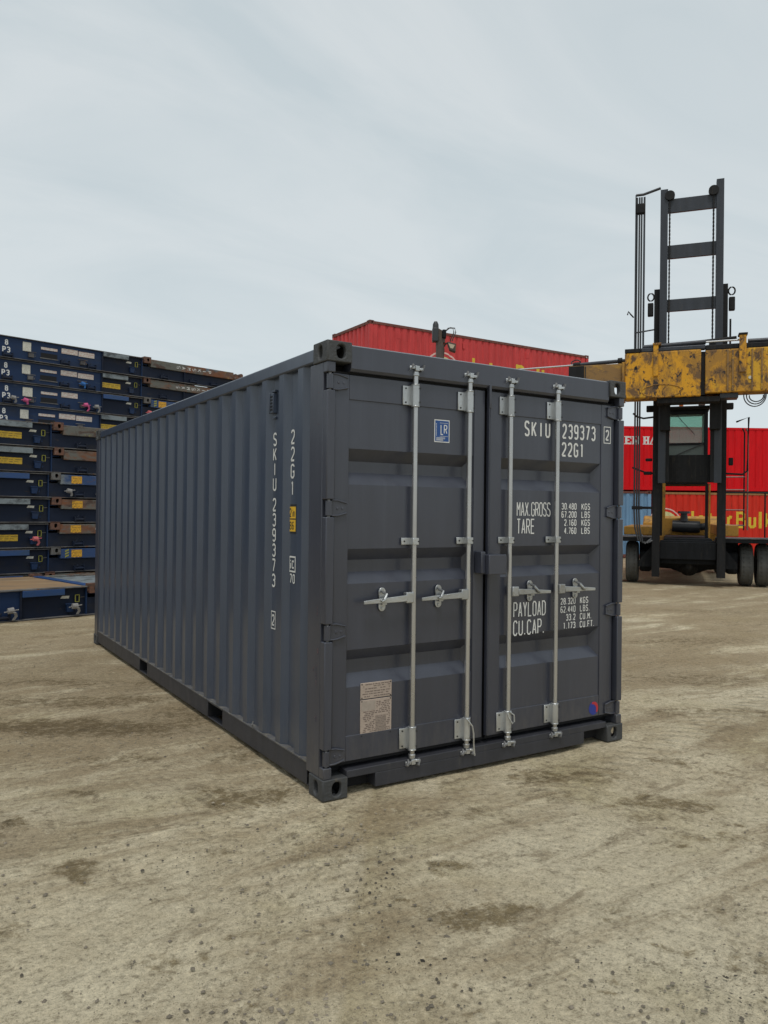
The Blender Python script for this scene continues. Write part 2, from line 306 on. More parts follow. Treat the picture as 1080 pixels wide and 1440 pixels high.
# ------------------------------------------------------------------ ground
def ground_material():
    m, nt, b = new_mat('yard_ground')
    tc = N(nt, 'ShaderNodeTexCoord'); P = tc.outputs['Object']
    big = noi(nt, P, 0.35, 5, 0.6, 0.6); mid = noi(nt, P, 2.3, 8, 0.72, 0.4); fine = noi(nt, P, 28, 8, 0.75); grit = noi(nt, P, 190, 3, 0.65); cob = noi(nt, P, 75, 5, 0.7)
    c = mix(nt, ramp(nt, mid, [(0.34, 0), (0.66, 1)]), (0.315, 0.262, 0.182), (0.500, 0.445, 0.345))
    c = mix(nt, ramp(nt, big, [(0.40, 0), (0.66, 0.6)]), c, (0.50, 0.46, 0.375))
    ol = noi(nt, P, 0.9, 4, 0.6)
    c = mix(nt, ramp(nt, ol, [(0.52, 0), (0.70, 0.45)]), c, (0.320, 0.280, 0.165))
    # trampled slab edge, browner on its right
    sp0 = N(nt, 'ShaderNodeSeparateXYZ'); nt.links.new(P, sp0.inputs[0])
    ed = math_node(nt, 'ADD', math_node(nt, 'ADD', sp0.outputs[0], math_node(nt, 'MULTIPLY', sp0.outputs[1], -0.664)), math_node(nt, 'MULTIPLY', mid, 0.22))
    edm = ramp(nt, math_node(nt, 'ADD', math_node(nt, 'MULTIPLY', ed, 1.0), 0.0), [(0.40, 0), (0.44, 1), (0.52, 0.7), (0.85, 0)])
    c = mix(nt, math_node(nt, 'MULTIPLY', edm, 0.55), c, (0.27, 0.225, 0.14))
    # broad dirty drifts
    mpn = N(nt, 'ShaderNodeMapping'); mpn.inputs['Rotation'].default_value = (0, 0, R(14)); mpn.inputs['Scale'].default_value = (0.35, 1.3, 1); nt.links.new(P, mpn.inputs[0])
    far = N(nt, 'ShaderNodeMapRange', inp={1: -0.3, 2: 2.0, 3: 0.0, 4: 0.14}); nt.links.new(sp0.outputs[1], far.inputs[0])
    dr = math_node(nt, 'ADD', noi(nt, mpn.outputs[0], 1.2, 9, 0.72, 0.5), far.outputs[0])
    c = mix(nt, ramp(nt, dr, [(0.50, 0), (0.60, 0.62), (0.75, 0.8)]), c, (0.205, 0.155, 0.098))
    dr2 = noi(nt, mpn.outputs[0], 4.5, 9, 0.76, 0.6)
    c = mix(nt, ramp(nt, dr2, [(0.55, 0), (0.64, 0.6)]), c, (0.155, 0.120, 0.078))
    # clustered blotches of dried mud
    blm = ramp(nt, noi(nt, P, 1.1, 4, 0.6), [(0.44, 0), (0.56, 1)])
    bl = math_node(nt, 'MULTIPLY', ramp(nt, noi(nt, P, 8.0, 8, 0.78, 0.5), [(0.555, 0), (0.61, 0.7)]), blm)
    c = mix(nt, bl, c, (0.130, 0.105, 0.070))
    lt = ramp(nt, noi(nt, P, 13.0, 7, 0.75), [(0.58, 0), (0.66, 0.5)])
    c = mix(nt, lt, c, (0.56, 0.51, 0.41))
    # individual stains
    wv = N(nt, 'ShaderNodeTexNoise', inp={'Scale': 3.6, 'Detail': 8.0, 'Roughness': 0.74}); nt.links.new(P, wv.inputs['Vector'])
    wsub = N(nt, 'ShaderNodeVectorMath', operation='SUBTRACT', ); nt.links.new(wv.outputs['Color'], wsub.inputs[0]); wsub.inputs[1].default_value = (0.5, 0.5, 0.5)
    wsc = N(nt, 'ShaderNodeVectorMath', operation='SCALE'); nt.links.new(wsub.outputs[0], wsc.inputs[0]); wsc.inputs['Scale'].default_value = 0.80
    wadd = N(nt, 'ShaderNodeVectorMath', operation='ADD'); nt.links.new(P, wadd.inputs[0]); nt.links.new(wsc.outputs[0], wadd.inputs[1])
    at_ = N(nt, 'ShaderNodeAttribute', attribute_name='stain'); total = at_.outputs['Fac']
    sn = noi(nt, P, 13.0, 10, 0.80, 0.3)
    total = ramp(nt, math_node(nt, 'ADD', total, math_node(nt, 'MULTIPLY', math_node(nt, 'SUBTRACT', sn, 0.5), 4.2)), [(0.34, 0), (0.70, 0.52), (1.6, 0.98)])
    c = mix(nt, total, c, mix(nt, 1.0, c, (0.39, 0.350, 0.275), 'MULTIPLY'))
    # small spots, pits
    vo = N(nt, 'ShaderNodeTexVoronoi', inp={'Scale': 6.0, 'Randomness': 1.0}); nt.links.new(wadd.outputs[0], vo.inputs['Vector'])
    spot_on = N(nt, 'ShaderNodeSeparateColor'); nt.links.new(vo.outputs['Color'], spot_on.inputs[0])
    sp = math_node(nt, 'MULTIPLY', ramp(nt, vo.outputs['Distance'], [(0.09, 1), (0.2, 0)]), ramp(nt, spot_on.outputs[0], [(0.88, 0), (0.94, 0.45)]))
    c = mix(nt, sp, c, (0.12, 0.10, 0.07))
    c = mix(nt, ramp(nt, fine, [(0.30, 0.75), (0.45, 0), (0.62, 0), (0.8, 0.35)]), c, (0.17, 0.142, 0.098))
    c = mix(nt, ramp(nt, cob, [(0.30, 0.75), (0.44, 0), (0.60, 0), (0.72, 0.45)]), c, mix(nt, ramp(nt, cob, [(0.49, 0), (0.51, 1)]), (0.15, 0.125, 0.088), (0.58, 0.54, 0.45)))
    c = mix(nt, ramp(nt, grit, [(0.32, 0.65), (0.45, 0), (0.60, 0), (0.72, 0.5)]), c, mix(nt, ramp(nt, grit, [(0.49, 0), (0.51, 1)]), (0.13, 0.11, 0.08), (0.55, 0.51, 0.42)))
    c = mix(nt, 1.0, c, ramp(nt, fine, [(0.26, 0.56), (0.44, 0.86), (0.56, 1.0), (0.74, 1.22)]), 'MULTIPLY')  # grit tone plus relief shading put into the colour, next line too
    c = mix(nt, 1.0, c, ramp(nt, noi(nt, P, 55, 6, 0.8), [(0.30, 0.62), (0.45, 0.94), (0.58, 1.04), (0.72, 1.25)]), 'MULTIPLY')
    c = mix(nt, 1.0, c, (1.43, 1.385, 1.25), 'MULTIPLY')
    nt.links.new(c, b.inputs['Base Color']); b.inputs['Roughness'].default_value = 0.95; b.inputs['Specular IOR Level'].default_value = 0.2
    hgt = math_node(nt, 'ADD', math_node(nt, 'MULTIPLY', mid, 1.2), math_node(nt, 'ADD', math_node(nt, 'MULTIPLY', fine, 0.55), math_node(nt, 'MULTIPLY', grit, 0.16)))
    # tread imprint
    tr = N(nt, 'ShaderNodeMapping', vector_type='TEXTURE'); nt.links.new(P, tr.inputs[0]); tr.inputs['Location'].default_value = (3.45, -0.10, 0); tr.inputs['Rotation'].default_value = (0, 0, R(13))
    ts = N(nt, 'ShaderNodeSeparateXYZ'); nt.links.new(tr.outputs[0], ts.inputs[0])
    sw = math_node(nt, 'SINE', math_node(nt, 'ADD', math_node(nt, 'MULTIPLY', ts.outputs[0], 42.0), math_node(nt, 'MULTIPLY', math_node(nt, 'ABSOLUTE', ts.outputs[1]), 22.0)))
    band = math_node(nt, 'MULTIPLY', ramp(nt, math_node(nt, 'ABSOLUTE', ts.outputs[1]), [(0.17, 1), (0.24, 0)]), ramp(nt, big, [(0.35, 0.4), (0.5, 1)]))
    lim = ramp(nt, math_node(nt, 'MULTIPLY', math_node(nt, 'ABSOLUTE', ts.outputs[0]), 0.2), [(0.35, 1), (0.6, 0)])
    tread = math_node(nt, 'MULTIPLY', math_node(nt, 'MULTIPLY', sw, band), lim)
    hgt = math_node(nt, 'ADD', hgt, math_node(nt, 'MULTIPLY', tread, 0.55))
    bump(nt, b, math_node(nt, 'ADD', hgt, math_node(nt, 'MULTIPLY', cob, 0.22)), 0.9, 0.035)
    return m
STAINS = [  # x, y, radius along, radius across, angle, strength  (damp and oily patches)
 (0.60, -0.95, 0.28, 0.14, 10, .0),
]
def axis(lo, hi, step, far, grow=1.22):
    a = [lo+i*step for i in range(int((hi-lo)/step)+1)]
    s = step; up = a[-1]; 
    while up < far: s *= grow; up += s; a.append(up)
    s = step; dn = a[0]; pre = []
    while dn > -far: s *= grow; dn -= s; pre.append(dn)
    return pre[::-1]+a
def build_ground():
    xs = axis(-3.2, 3.4, 0.0145, 500, 1.06); ys = axis(-2.9, 0.4, 0.0145, 500, 1.05)
    vs = []
    for y in ys:
        for x in xs:
            d = max(0.0, max(abs(x)-14, abs(y)-14)); a = max(0.0, 1-d/10)
            h = 0.0
            if a > 0:
                h = a*(0.011*noise.noise(Vector((x*0.9, y*0.9, 0)))+0.006*noise.noise(Vector((x*3.1, y*3.1, 4)))+0.0035*noise.noise(Vector((x*9, y*9, 8))))-0.006*a
                if -3.6 < x < 4.2 and -3.2 < y < 1.2:
                    q = noise.noise(Vector((x*1.6, y*1.6, 11)))
                    f_ = noise.noise(Vector((x*22, y*22, 3)))+0.7*noise.noise(Vector((x*47, y*47, 5)))
                    h += (0.0016+0.0030*max(0.0, q+0.15))*f_
            vs.append((x, y, h))
    V = np.array(vs, dtype=np.float64); st = np.zeros(len(V)); wx = np.zeros(len(V)); wy = np.zeros(len(V))
    near = np.where((np.abs(V[:, 0]) < 16) & (np.abs(V[:, 1]) < 16))[0]
    for i in near:
        x, y = V[i, 0], V[i, 1]
        q = noise.noise_vector(Vector((x*2.4, y*2.4, 1.5))); q2 = noise.noise_vector(Vector((x*8, y*8, 7.5)))
        wx[i] = 0.16*q.x+0.05*q2.x; wy[i] = 0.16*q.y+0.05*q2.y
    X, Y = V[:, 0]+wx, V[:, 1]+wy
    for (x, y, rx, ry, ang, k) in STAINS:
        c_, s_ = math.cos(R(ang)), math.sin(R(ang)); dx, dy = X-x, Y-y
        d = np.hypot((dx*c_+dy*s_)/rx, (-dx*s_+dy*c_)/ry)
        st = np.maximum(st, np.clip((1.25-d)/0.7, 0, 1)*min(1.0, k*1.15))
    nx = len(xs)
    fs = [(j*nx+i, j*nx+i+1, (j+1)*nx+i+1, (j+1)*nx+i) for j in range(len(ys)-1) for i in range(nx-1)]
    me = bpy.data.meshes.new('ground'); me.from_pydata(vs, [], fs)
    at = me.attributes.new('stain', 'FLOAT', 'POINT'); at.data.foreach_set('value', st.astype(np.float32))
    o = link('ground', me, ground_material(), smooth=False); me.polygons.foreach_set('use_smooth', [True]*len(me.polygons)); o['kind'] = 'structure'
    o['label'] = 'dusty beige concrete yard floor with brown stains and grit'
    return o
def cam_ground(px, py):
    d = cf+cr*((px-540)/1088.97)-cu*((py-720)/1088.97); t = -1.618/d.z
    return -2.0158+d.x*t, -3.8476+d.y*t
# stains placed at the spots measured in the photograph: (px, py, half-width px, half-height px, k)
rs_ = random.Random(21)
extra = [(120, 1022, 200, 20, .8), (330, 1010, 90, 12, .7), (60, 985, 150, 12, .6), (230, 960, 60, 14, .5), (980, 955, 120, 12, .5), (1000, 1000, 120, 10, .5), (960, 900, 120, 10, .45), (160, 1065, 90, 10, .55), (340, 1060, 60, 16, .5)]
for _ in range(26):
    py_ = rs_.uniform(1110, 1430); extra.append((rs_.uniform(0, 1080), py_, rs_.uniform(8, 32), rs_.uniform(4, 11), rs_.uniform(.4, .75)))
for (px, py, hw, hh, k) in extra+[(685, 1278, 80, 26, .9), (640, 1218, 42, 14, .75), (745, 1092, 60, 20, .7), (835, 1085, 60, 16, .6), (940, 1125, 70, 16, .7), (345, 1118, 75, 22, .8), (400, 1108, 60, 26, .5),
                            (115, 1230, 60, 14, .75), (20, 1158, 40, 18, .7), (150, 1065, 60, 12, .5), (850, 1226, 40, 14, .45), (1020, 1175, 40, 14, .55), (790, 1120, 70, 10, .5), (890, 1282, 40, 10, .55),
                            (510, 1195, 14, 30, .5), (300, 1195, 30, 14, .55), (290, 1340, 18, 10, .7), (335, 1303, 30, 12, .5), (390, 1335, 22, 10, .35), (140, 1235, 40, 8, .5), (700, 1150, 50, 10, .5),
                            (960, 1180, 40, 12, .5), (700, 1205, 30, 8, .4), (1060, 1350, 40, 20, .45), (690, 1425, 22, 10, .6), (420, 1420, 24, 12, .4), (20, 1310, 40, 16, .5), (120, 1370, 40, 10, .35),
                            (60, 960, 120, 10, .55), (160, 985, 110, 14, .6), (90, 1020, 110, 10, .5), (250, 1000, 60, 14, .5), (960, 1070, 60, 8, .55), (1040, 1085, 40, 8, .5), (930, 1150, 60, 10, .5), (1000, 860, 80, 6, .4), (890, 1300, 60, 8, .4), (1000, 1290, 60, 9, .35), (560, 1110, 40, 8, .3)]:
    x, y = cam_ground(px, py); x1, y1 = cam_ground(px+hw, py); x2, y2 = cam_ground(px, py+hh)
    STAINS.append((x, y, math.hypot(x1-x, y1-y), math.hypot(x2-x, y2-y)*0.8, math.degrees(math.atan2(y1-y, x1-x)), k))
STAINS.pop(0)
build_ground()
# loose grit and small stones on the yard
def build_gravel():
    mb = MB(); rnd = random.Random(3)
    base = [(1, 0, 0), (-1, 0, 0), (0, 1, 0), (0, -1, 0), (0, 0, 1), (0, 0, -0.4)]
    fs = [(0, 2, 4), (2, 1, 4), (1, 3, 4), (3, 0, 4), (2, 0, 5), (1, 2, 5), (3, 1, 5), (0, 3, 5)]
    n = 0
    while n < 2800:
        px = rnd.uniform(-40, 1120); py = 880+560*rnd.random()**0.8
        x, y = cam_ground(px, py)
        if -0.02 < x < 2.46 and -0.02 < y < 6.1: continue
        if noise.noise(Vector((x*0.8, y*0.8, 2))) < rnd.uniform(-0.15, 0.6): continue
        r = 0.0022+0.0085*rnd.random()**5; a = rnd.uniform(0, 6.3); ca, sa = math.cos(a), math.sin(a)
        sx, sy, sz = r*rnd.uniform(0.7, 1.5), r*rnd.uniform(0.7, 1.2), r*rnd.uniform(0.5, 0.9)
        j = [(p[0]*sx*rnd.uniform(.8, 1.2), p[1]*sy*rnd.uniform(.8, 1.2), p[2]*sz) for p in base]
        mb.add([(x+q[0]*ca-q[1]*sa, y+q[0]*sa+q[1]*ca, q[2]+0.0) for q in j], fs); n += 1
    o = mb.build('gravel', paint('gravel_stone', (0.24, 0.205, 0.155), 0.9, 0.6, streak=False, bmp=0.2, bscale=200)); o['kind'] = 'stuff'
    o['label'] = 'loose grit and small stones scattered over the yard'
build_gravel()

# ------------------------------------------------------------------ corner casting
def casting_mesh(name, sx, sy, sz, lx=0.178, ly=0.162, h=0.118):
    """hollow corner fitting: outer corner at origin, extends sx*ly in x, sy*lx in y, sz*h in z; oval holes on outer x, outer y and outer z faces"""
    bm = bmesh.new()
    X0, X1 = 0, sx*ly; Y0, Y1 = 0, sy*lx; Z0, Z1 = 0, sz*h
    c = {(i, j, k): bm.verts.new((X0 if i == 0 else X1, Y0 if j == 0 else Y1, Z0 if k == 0 else Z1)) for i in (0, 1) for j in (0, 1) for k in (0, 1)}
    def holed(cs, ctr, u, v, ru, rv, depth, n=24, flat_=None):
        ctr = Vector(ctr); u = Vector(u); v = Vector(v); nn = u.cross(v)
        ring = []
        for i in range(n):
            a = 2*math.pi*i/n; cu_, sv_ = math.cos(a), math.sin(a)
            # stadium / oval
            k = 2.6; rr = (abs(cu_)**k+abs(sv_)**k)**(-1/k)
            ring.append(bm.verts.new(ctr+u*ru*cu_*rr+v*rv*sv_*rr))
        inn = [bm.verts.new(p.co+depth) for p in ring]
        for i in range(n): bm.faces.new((ring[i], ring[(i+1) % n], inn[(i+1) % n], inn[i]))
        # attach: 4 ngons between rect corners
        def nearest(p): return min(range(n), key=lambda i: (((ring[i].co-ctr).normalized()-(p.co-ctr).normalized()).length))
        idx = [nearest(p) for p in cs]
        for q in range(4):
            a, b_ = idx[q], idx[(q+1) % 4]
            # go from b back to a along the ring, the shorter way
            fwd = [(a+t) % n for t in range(((b_-a) % n)+1)]; bwd = [(a-t) % n for t in range(((a-b_) % n)+1)]
            path = fwd if len(fwd) <= len(bwd) else bwd
            bm.faces.new([cs[q], cs[(q+1) % 4]]+[ring[i] for i in reversed(path)])
    t = 0.028
    holed([c[0, 0, 0], c[0, 1, 0], c[0, 1, 1], c[0, 0, 1]], (0, sy*lx*0.5, sz*h*0.5), (0, 1, 0), (0, 0, 1), 0.026, 0.0395, Vector((sx*t, 0, 0)))
    holed([c[0, 0, 0], c[1, 0, 0], c[1, 0, 1], c[0, 0, 1]], (sx*ly*0.56, 0, sz*h*0.5), (1, 0, 0), (0, 0, 1), 0.0295, 0.0395, Vector((0, sy*t, 0)))
    holed([c[0, 0, 0], c[1, 0, 0], c[1, 1, 0], c[0, 1, 0]], (sx*ly*0.5, sy*lx*0.5, 0), (1, 0, 0), (0, 1, 0), 0.032, 0.062, Vector((0, 0, sz*t)))
    for f in (((1, 0, 0), (1, 1, 0), (1, 1, 1), (1, 0, 1)), ((0, 1, 0), (1, 1, 0), (1, 1, 1), (0, 1, 1)), ((0, 0, 1), (1, 0, 1), (1, 1, 1), (0, 1, 1))):
        bm.faces.new([c[k] for k in f])
    bmesh.ops.recalc_face_normals(bm, faces=bm.faces)
    me = bpy.data.meshes.new(name); bm.to_mesh(me); bm.free(); return me
def put_castings(parent, L, W, H, mat, flip=False, prot=0.004, bevel=0.007):
    """container spans x 0..W, y 0..L"""
    for x, sx in ((-prot, 1), (W+prot, -1)):
        for y, sy in ((-prot, 1), (L+prot, -1)):
            for z, sz in ((0, 1), (H+0.0, -1)):
                o = link('corner_casting', casting_mesh('corner_casting', sx, sy, sz), mat, parent, bevel=bevel); o.location = (x, y, z)
def corr_profile(a, b, first, pitch, outer, slope, depth):
    """list of (s, d): distance along and inward depth; outer flats start at first + k*pitch"""
    pts = [(a, depth)]; k = math.floor((a-first)/pitch)-1
    while True:
        s = first+k*pitch
        for q, d in ((s-slope, depth), (s, 0), (s+outer, 0), (s+outer+slope, depth)):
            if a+1e-4 < q < b-1e-4: pts.append((q, d))
        if s > b: break
        k += 1
    pts.append((b, depth))
    if len(pts) > 2:
        pts[0] = (a, interp(pts[1:], a) if False else depth)
    return pts
def interp(pts, s):
    for (s0, d0), (s1, d1) in zip(pts, pts[1:]):
        if s0 <= s <= s1: return d0+(d1-d0)*(s-s0)/max(s1-s0, 1e-9)
    return pts[-1][1]

# ================================================================== the dark grey container
CL, CW, CH = 6.058, 2.438, 2.591
K = thing('shipping_container', 'dark grey twenty foot shipping container with white lettering and closed doors, alone in the yard', 'shipping container')
for o_, xx in ((0, 0),): pass
put_castings(K, CL, CW, CH, M['casting'])
HZ = [2.362, 1.645, 0.941, 0.232]       # hinge heights
def post(x0, sgn, front):
    mb = MB()
    def bx(xa, xb, ya, yb, za, zb): mb.box(min(x0+sgn*xa, x0+sgn*xb), max(x0+sgn*xa, x0+sgn*xb), ya, yb, za, zb)
    if front:
        bx(0.004, 0.052, 0.060, 0.222, 0.118, CH-0.118)
        cuts = [0.118]+[v for z in reversed(HZ) for v in (z-0.05, z+0.05)]+[CH-0.118]
        for a, b in zip(cuts[0::2], cuts[1::2]): bx(0.004, 0.056, 0.004, 0.060, a, b)
        for z in HZ: bx(0.036, 0.050, 0.034, 0.060, z-0.05, z+0.05)
    else:
        mb.box(min(x0+sgn*0.004, x0+sgn*0.12), max(x0+sgn*0.004, x0+sgn*0.12), CL-0.16, CL-0.004, 0.118, CH-0.118)
    return mb.build('corner_post', M['grey_post'], K, bevel=0.005)
for x0, sg in ((0, 1), (CW, -1)):
    p_ = post(x0, sg, True); post(x0, sg, False)
    if x0 == 0:
        sc = MB()
        for (ya, yb, za, zb) in ((.09, .105, 1.02, 1.10), (.075, .10, .80, .86), (.10, .112, .60, .78), (.13, .15, .70, .74), (.085, .12, .42, .47), (.09, .10, 1.9, 1.92), (.10, .125, 2.12, 2.13), (.10, .12, 2.3, 2.31)):
            n_ = 9; c_ = ((ya+yb)/2, (za+zb)/2)
            pts = [(0.0030, c_[0]+(yb-ya)/2*math.cos(6.283*i/n_)*random.uniform(.5, 1), c_[1]+(zb-za)/2*math.sin(6.283*i/n_)*random.uniform(.6, 1)) for i in range(n_)]
            sc.add(pts, [tuple(range(n_))])
        sc.build('paint_scrape', weathered('worn_scrape', (0.12, 0.07, 0.075), [((0.24, 0.21, 0.20), .55, .62, 8), (GREY, .46, .52, 14)], 4), p_, kind='stuff')
# side rails
for x0, sg in ((0, 1), (CW, -1)):
    mb = MB(); xa, xb = sorted((x0+sg*0.008, x0+sg*0.068)); mb.box(xa, xb, 0.178, CL-0.178, 2.487, 2.570); mb.build('top_rail', M['grey_side'], K, bevel=0.010)
    mb = MB(); xa, xb = sorted((x0+sg*0.010, x0+sg*0.016))
    segs = [(0.222, 1.625), (1.945, 3.685), (3.965, CL-0.16)]
    for a, b in segs: mb.box(xa, xb, a, b, 0.032, 0.160)
    for a, b in ((1.625, 1.945), (3.685, 3.965)): mb.box(xa, xb, a, b, 0.148, 0.160); mb.box(xa, xb, a, b, 0.032, 0.040)
    xa, xb = sorted((x0+sg*0.006, x0+sg*0.075)); MB().box(xa, xb, 0.222, CL-0.16, 0.1605, 0.168).build('rail_ledge', M['ledge'], K); xa, xb = sorted((x0+sg*0.0165, x0+sg*0.075)); mb.box(xa, xb, 0.222, CL-0.16, 0.024, 0.0318)
    mb.build('bottom_rail', M['grey_low'], K, bevel=0.002, seg=1)
    mb = MB()
    for a, b in ((1.600, 1.625), (1.945, 1.970), (3.660, 3.685), (3.965, 3.990)):
        xa, xb = sorted((x0+sg*0.0165, x0+sg*0.30)); mb.box(xa, xb, a, b, 0.03, 0.16)
    xa, xb = sorted((x0+sg*0.30, x0+sg*0.31)); mb.box(xa, xb, 1.5, 4.1, 0.03, 0.16)
    mb.build('fork_pocket', M['inside'], K)
# side panels
PITCH, OUT, SLP, DEP = 0.2745, 0.070, 0.045, 0.036
prof = corr_profile(0.222, CL-0.12, 0.338, PITCH, OUT, SLP, DEP)
def side(x0, sg):
    mb = MB(); n = len(prof)
    vs = [(x0+sg*(0.014+d), s, z) for z in (0.1685, 2.4868) for s, d in prof]
    fs = [(i, i+1, n+i+1, n+i) for i in range(n-1)]
    vs2 = [(x0+sg*(0.018+d), s, z) for z in (0.1685, 2.4868) for s, d in prof]
    mb.add(vs, fs); mb.add(vs2, fs)
    return mb.build('side_panel', M['grey_side'], K)
sideL = side(0, 1); side(CW, -1)
# lettering on the near side, in the recesses between the ribs
xr = 0.0135+DEP
nY = (-1, 0, 0)
def sidetext(items, name='side_lettering', mat='white', rings=()):
    mb = MB()
    for (t_, y, z, h, w, gap, t, off) in items: lettering(mb, t_, (xr-off, y, z), (0, -1, 0), (0, 0, 1), h, w, gap, t, nY)
    for (ya, yb, za, zb, t) in rings:
        for q in ribbon([(ya, za), (yb, za), (yb, zb), (ya, zb)], t, True): mb.add([(xr-0.0018, p.x, p.y) for p in q], [(0, 1, 2, 3)])
    return mb.build(name, M[mat], sideL)
for chars, yc, ztop, dz, h, w_ in (('22G1', 0.541, 2.135, 0.1065, 0.092, 0.054), ('SKIU', 0.812, 2.138, 0.0975, 0.088, 0.054), ('239373', 0.812, 1.712, 0.0985, 0.088, 0.054)):
    for i, ch in enumerate(chars): sidetext([(ch, yc+w_/2, ztop-h-i*dz, h, w_, 0, 0.0125, 0.002)])
sidetext([('2', 0.832, 0.880, 0.075, 0.040, 0, 0.011, 0.002)], rings=[(0.780, 0.842, 0.862, 0.973, 0.007)])
sidetext([('i', 0.563, 1.265, 0.066, 0.018, 0, 0.011, 0.002), ('C', 0.537, 1.270, 0.052, 0.032, 0, 0.009, 0.002)], rings=[(0.490, 0.570, 1.253, 1.343, 0.010)])
sidetext([('70', 0.566, 1.178, 0.060, 0.032, 0.010, 0.009, 0.002)])
MB().box(xr-0.0015, xr+0.001, 0.482, 0.590, 1.488, 1.670).build('warning_label_backing', M['black'], sideL)
for za, zb in ((1.582, 1.655), (1.501, 1.574)): MB().box(xr-0.0028, xr-0.0013, 0.490, 0.583, za, zb).build('warning_label', M['yellow'], sideL)
sidetext([('2', 0.576, 1.590, 0.055, 0.028, 0, 0.008, 0.0034), ('i', 0.535, 1.590, 0.050, 0.010, 0, 0.006, 0.0034), ('n', 0.522, 1.590, 0.050, 0.018, 0, 0.006, 0.0034), ('86', 0.572, 1.512, 0.050, 0.026, 0.008, 0.006, 0.0034)], 'warning_label_print', 'black')
MB().box(0.0125+DEP, 0.0135+DEP, 0.240, 0.288, 0.95, 2.28).build('scuff_marks', weathered('scuffed_strip', GREY_S, [((0.17, 0.18, 0.19), .60, .68, 16)], 1.5, (3, 3, 0.45), 0.45, 0.05), sideL)
# ventilator
mb = MB(); mb.box(xr-0.030, xr, 0.790, 0.836, 2.262, 2.392); mb.box(xr-0.020, xr, 0.785, 0.842, 2.398, 2.415); mb.box(xr-0.016, xr, 0.79, 0.83, 2.225, 2.243)
mb.box(xr-0.036, xr, 0.8362, 0.843, 2.262, 2.396)
mb.build('ventilator', M['grey_side'], sideL, bevel=0.004)
mb = MB()
for i in range(5): mb.box(xr-0.0318, xr-0.029, 0.796, 0.830, 2.278+i*0.021, 2.290+i*0.021)
mb.build('vent_slots', M['inside'], sideL, kind='stuff')
# small lashing lug at the bottom rail
mb = MB().tube([(0.004, 1.02, 0.175), (-0.006, 1.02, 0.195), (0.004, 1.02, 0.215)], 0.006, 8); mb.build('lashing_ring', M['cam'], K)
# roof, floor, front end
mb = MB(); n = 0
rp = corr_profile(0.18, CL-0.15, 0.3, 0.21, 0.09, 0.02, 0.012)
vs = [(x, s, CH-0.030-d) for x in (0.068, CW-0.068) for s, d in rp]; n = len(rp)
mb.add(vs, [(i, i+1, n+i+1, n+i) for i in range(n-1)]); mb.build('roof_panel', M['grey_side'], K)
mb = MB().box(0.075, CW-0.075, 0.11, CL-0.08, 0.13, 0.16); mb.build('floor_panel', M['inside'], K)
ep = corr_profile(0.12, CW-0.12, 0.25, 0.25, 0.11, 0.02, 0.045)
mb = MB(); n = len(ep); mb.add([(s, CL-0.02-d, z) for z in (0.15, 2.45) for s, d in ep], [(i, i+1, n+i+1, n+i) for i in range(n-1)]); mb.build('end_panel', M['grey_side'], K)
mb = MB().box(0.16, CW-0.16, CL-0.07, CL-0.008, 2.45, 2.585); mb.build('end_header', M['grey_side'], K, bevel=0.006)
mb = MB().box(0.16, CW-0.16, CL-0.07, CL-0.008, 0.02, 0.15); mb.build('end_sill', M['grey_side'], K, bevel=0.004)
# header and sill at the door end
mb = MB(); mb.prism([(0.158, 0.010, 2.447), (0.158, 0.010, 2.574), (0.158, 0.032, 2.584), (0.158, 0.11, 2.584), (0.158, 0.11, 2.43), (0.158, 0.022, 2.430)], (CW-0.316, 0, 0)); mb.build('door_header', M['grey'], K, bevel=0.003)
mb = MB().box(0.06, CW-0.06, 0.112, 0.120, 0.12, 2.47); mb.build('dark_gap_backing', M['rubber_gap'], K)  # dark sheet added behind the doors so the gaps read as deep shade
mb = MB(); mb.box(0.158, CW-0.158, 0.010, 0.10, 0.104, 0.146)
mb.box(0.350, 2.062, 0.0102, 0.10, 0.022, 0.1038); mb.build('door_sill', M['grey_low'], K, bevel=0.003)
for a_, b_ in ((0.158, 0.350), (2.062, CW-0.158)): MB().box(a_, b_, 0.10, 0.11, 0.02, 0.103).build('lift_pocket', M['inside'], K)
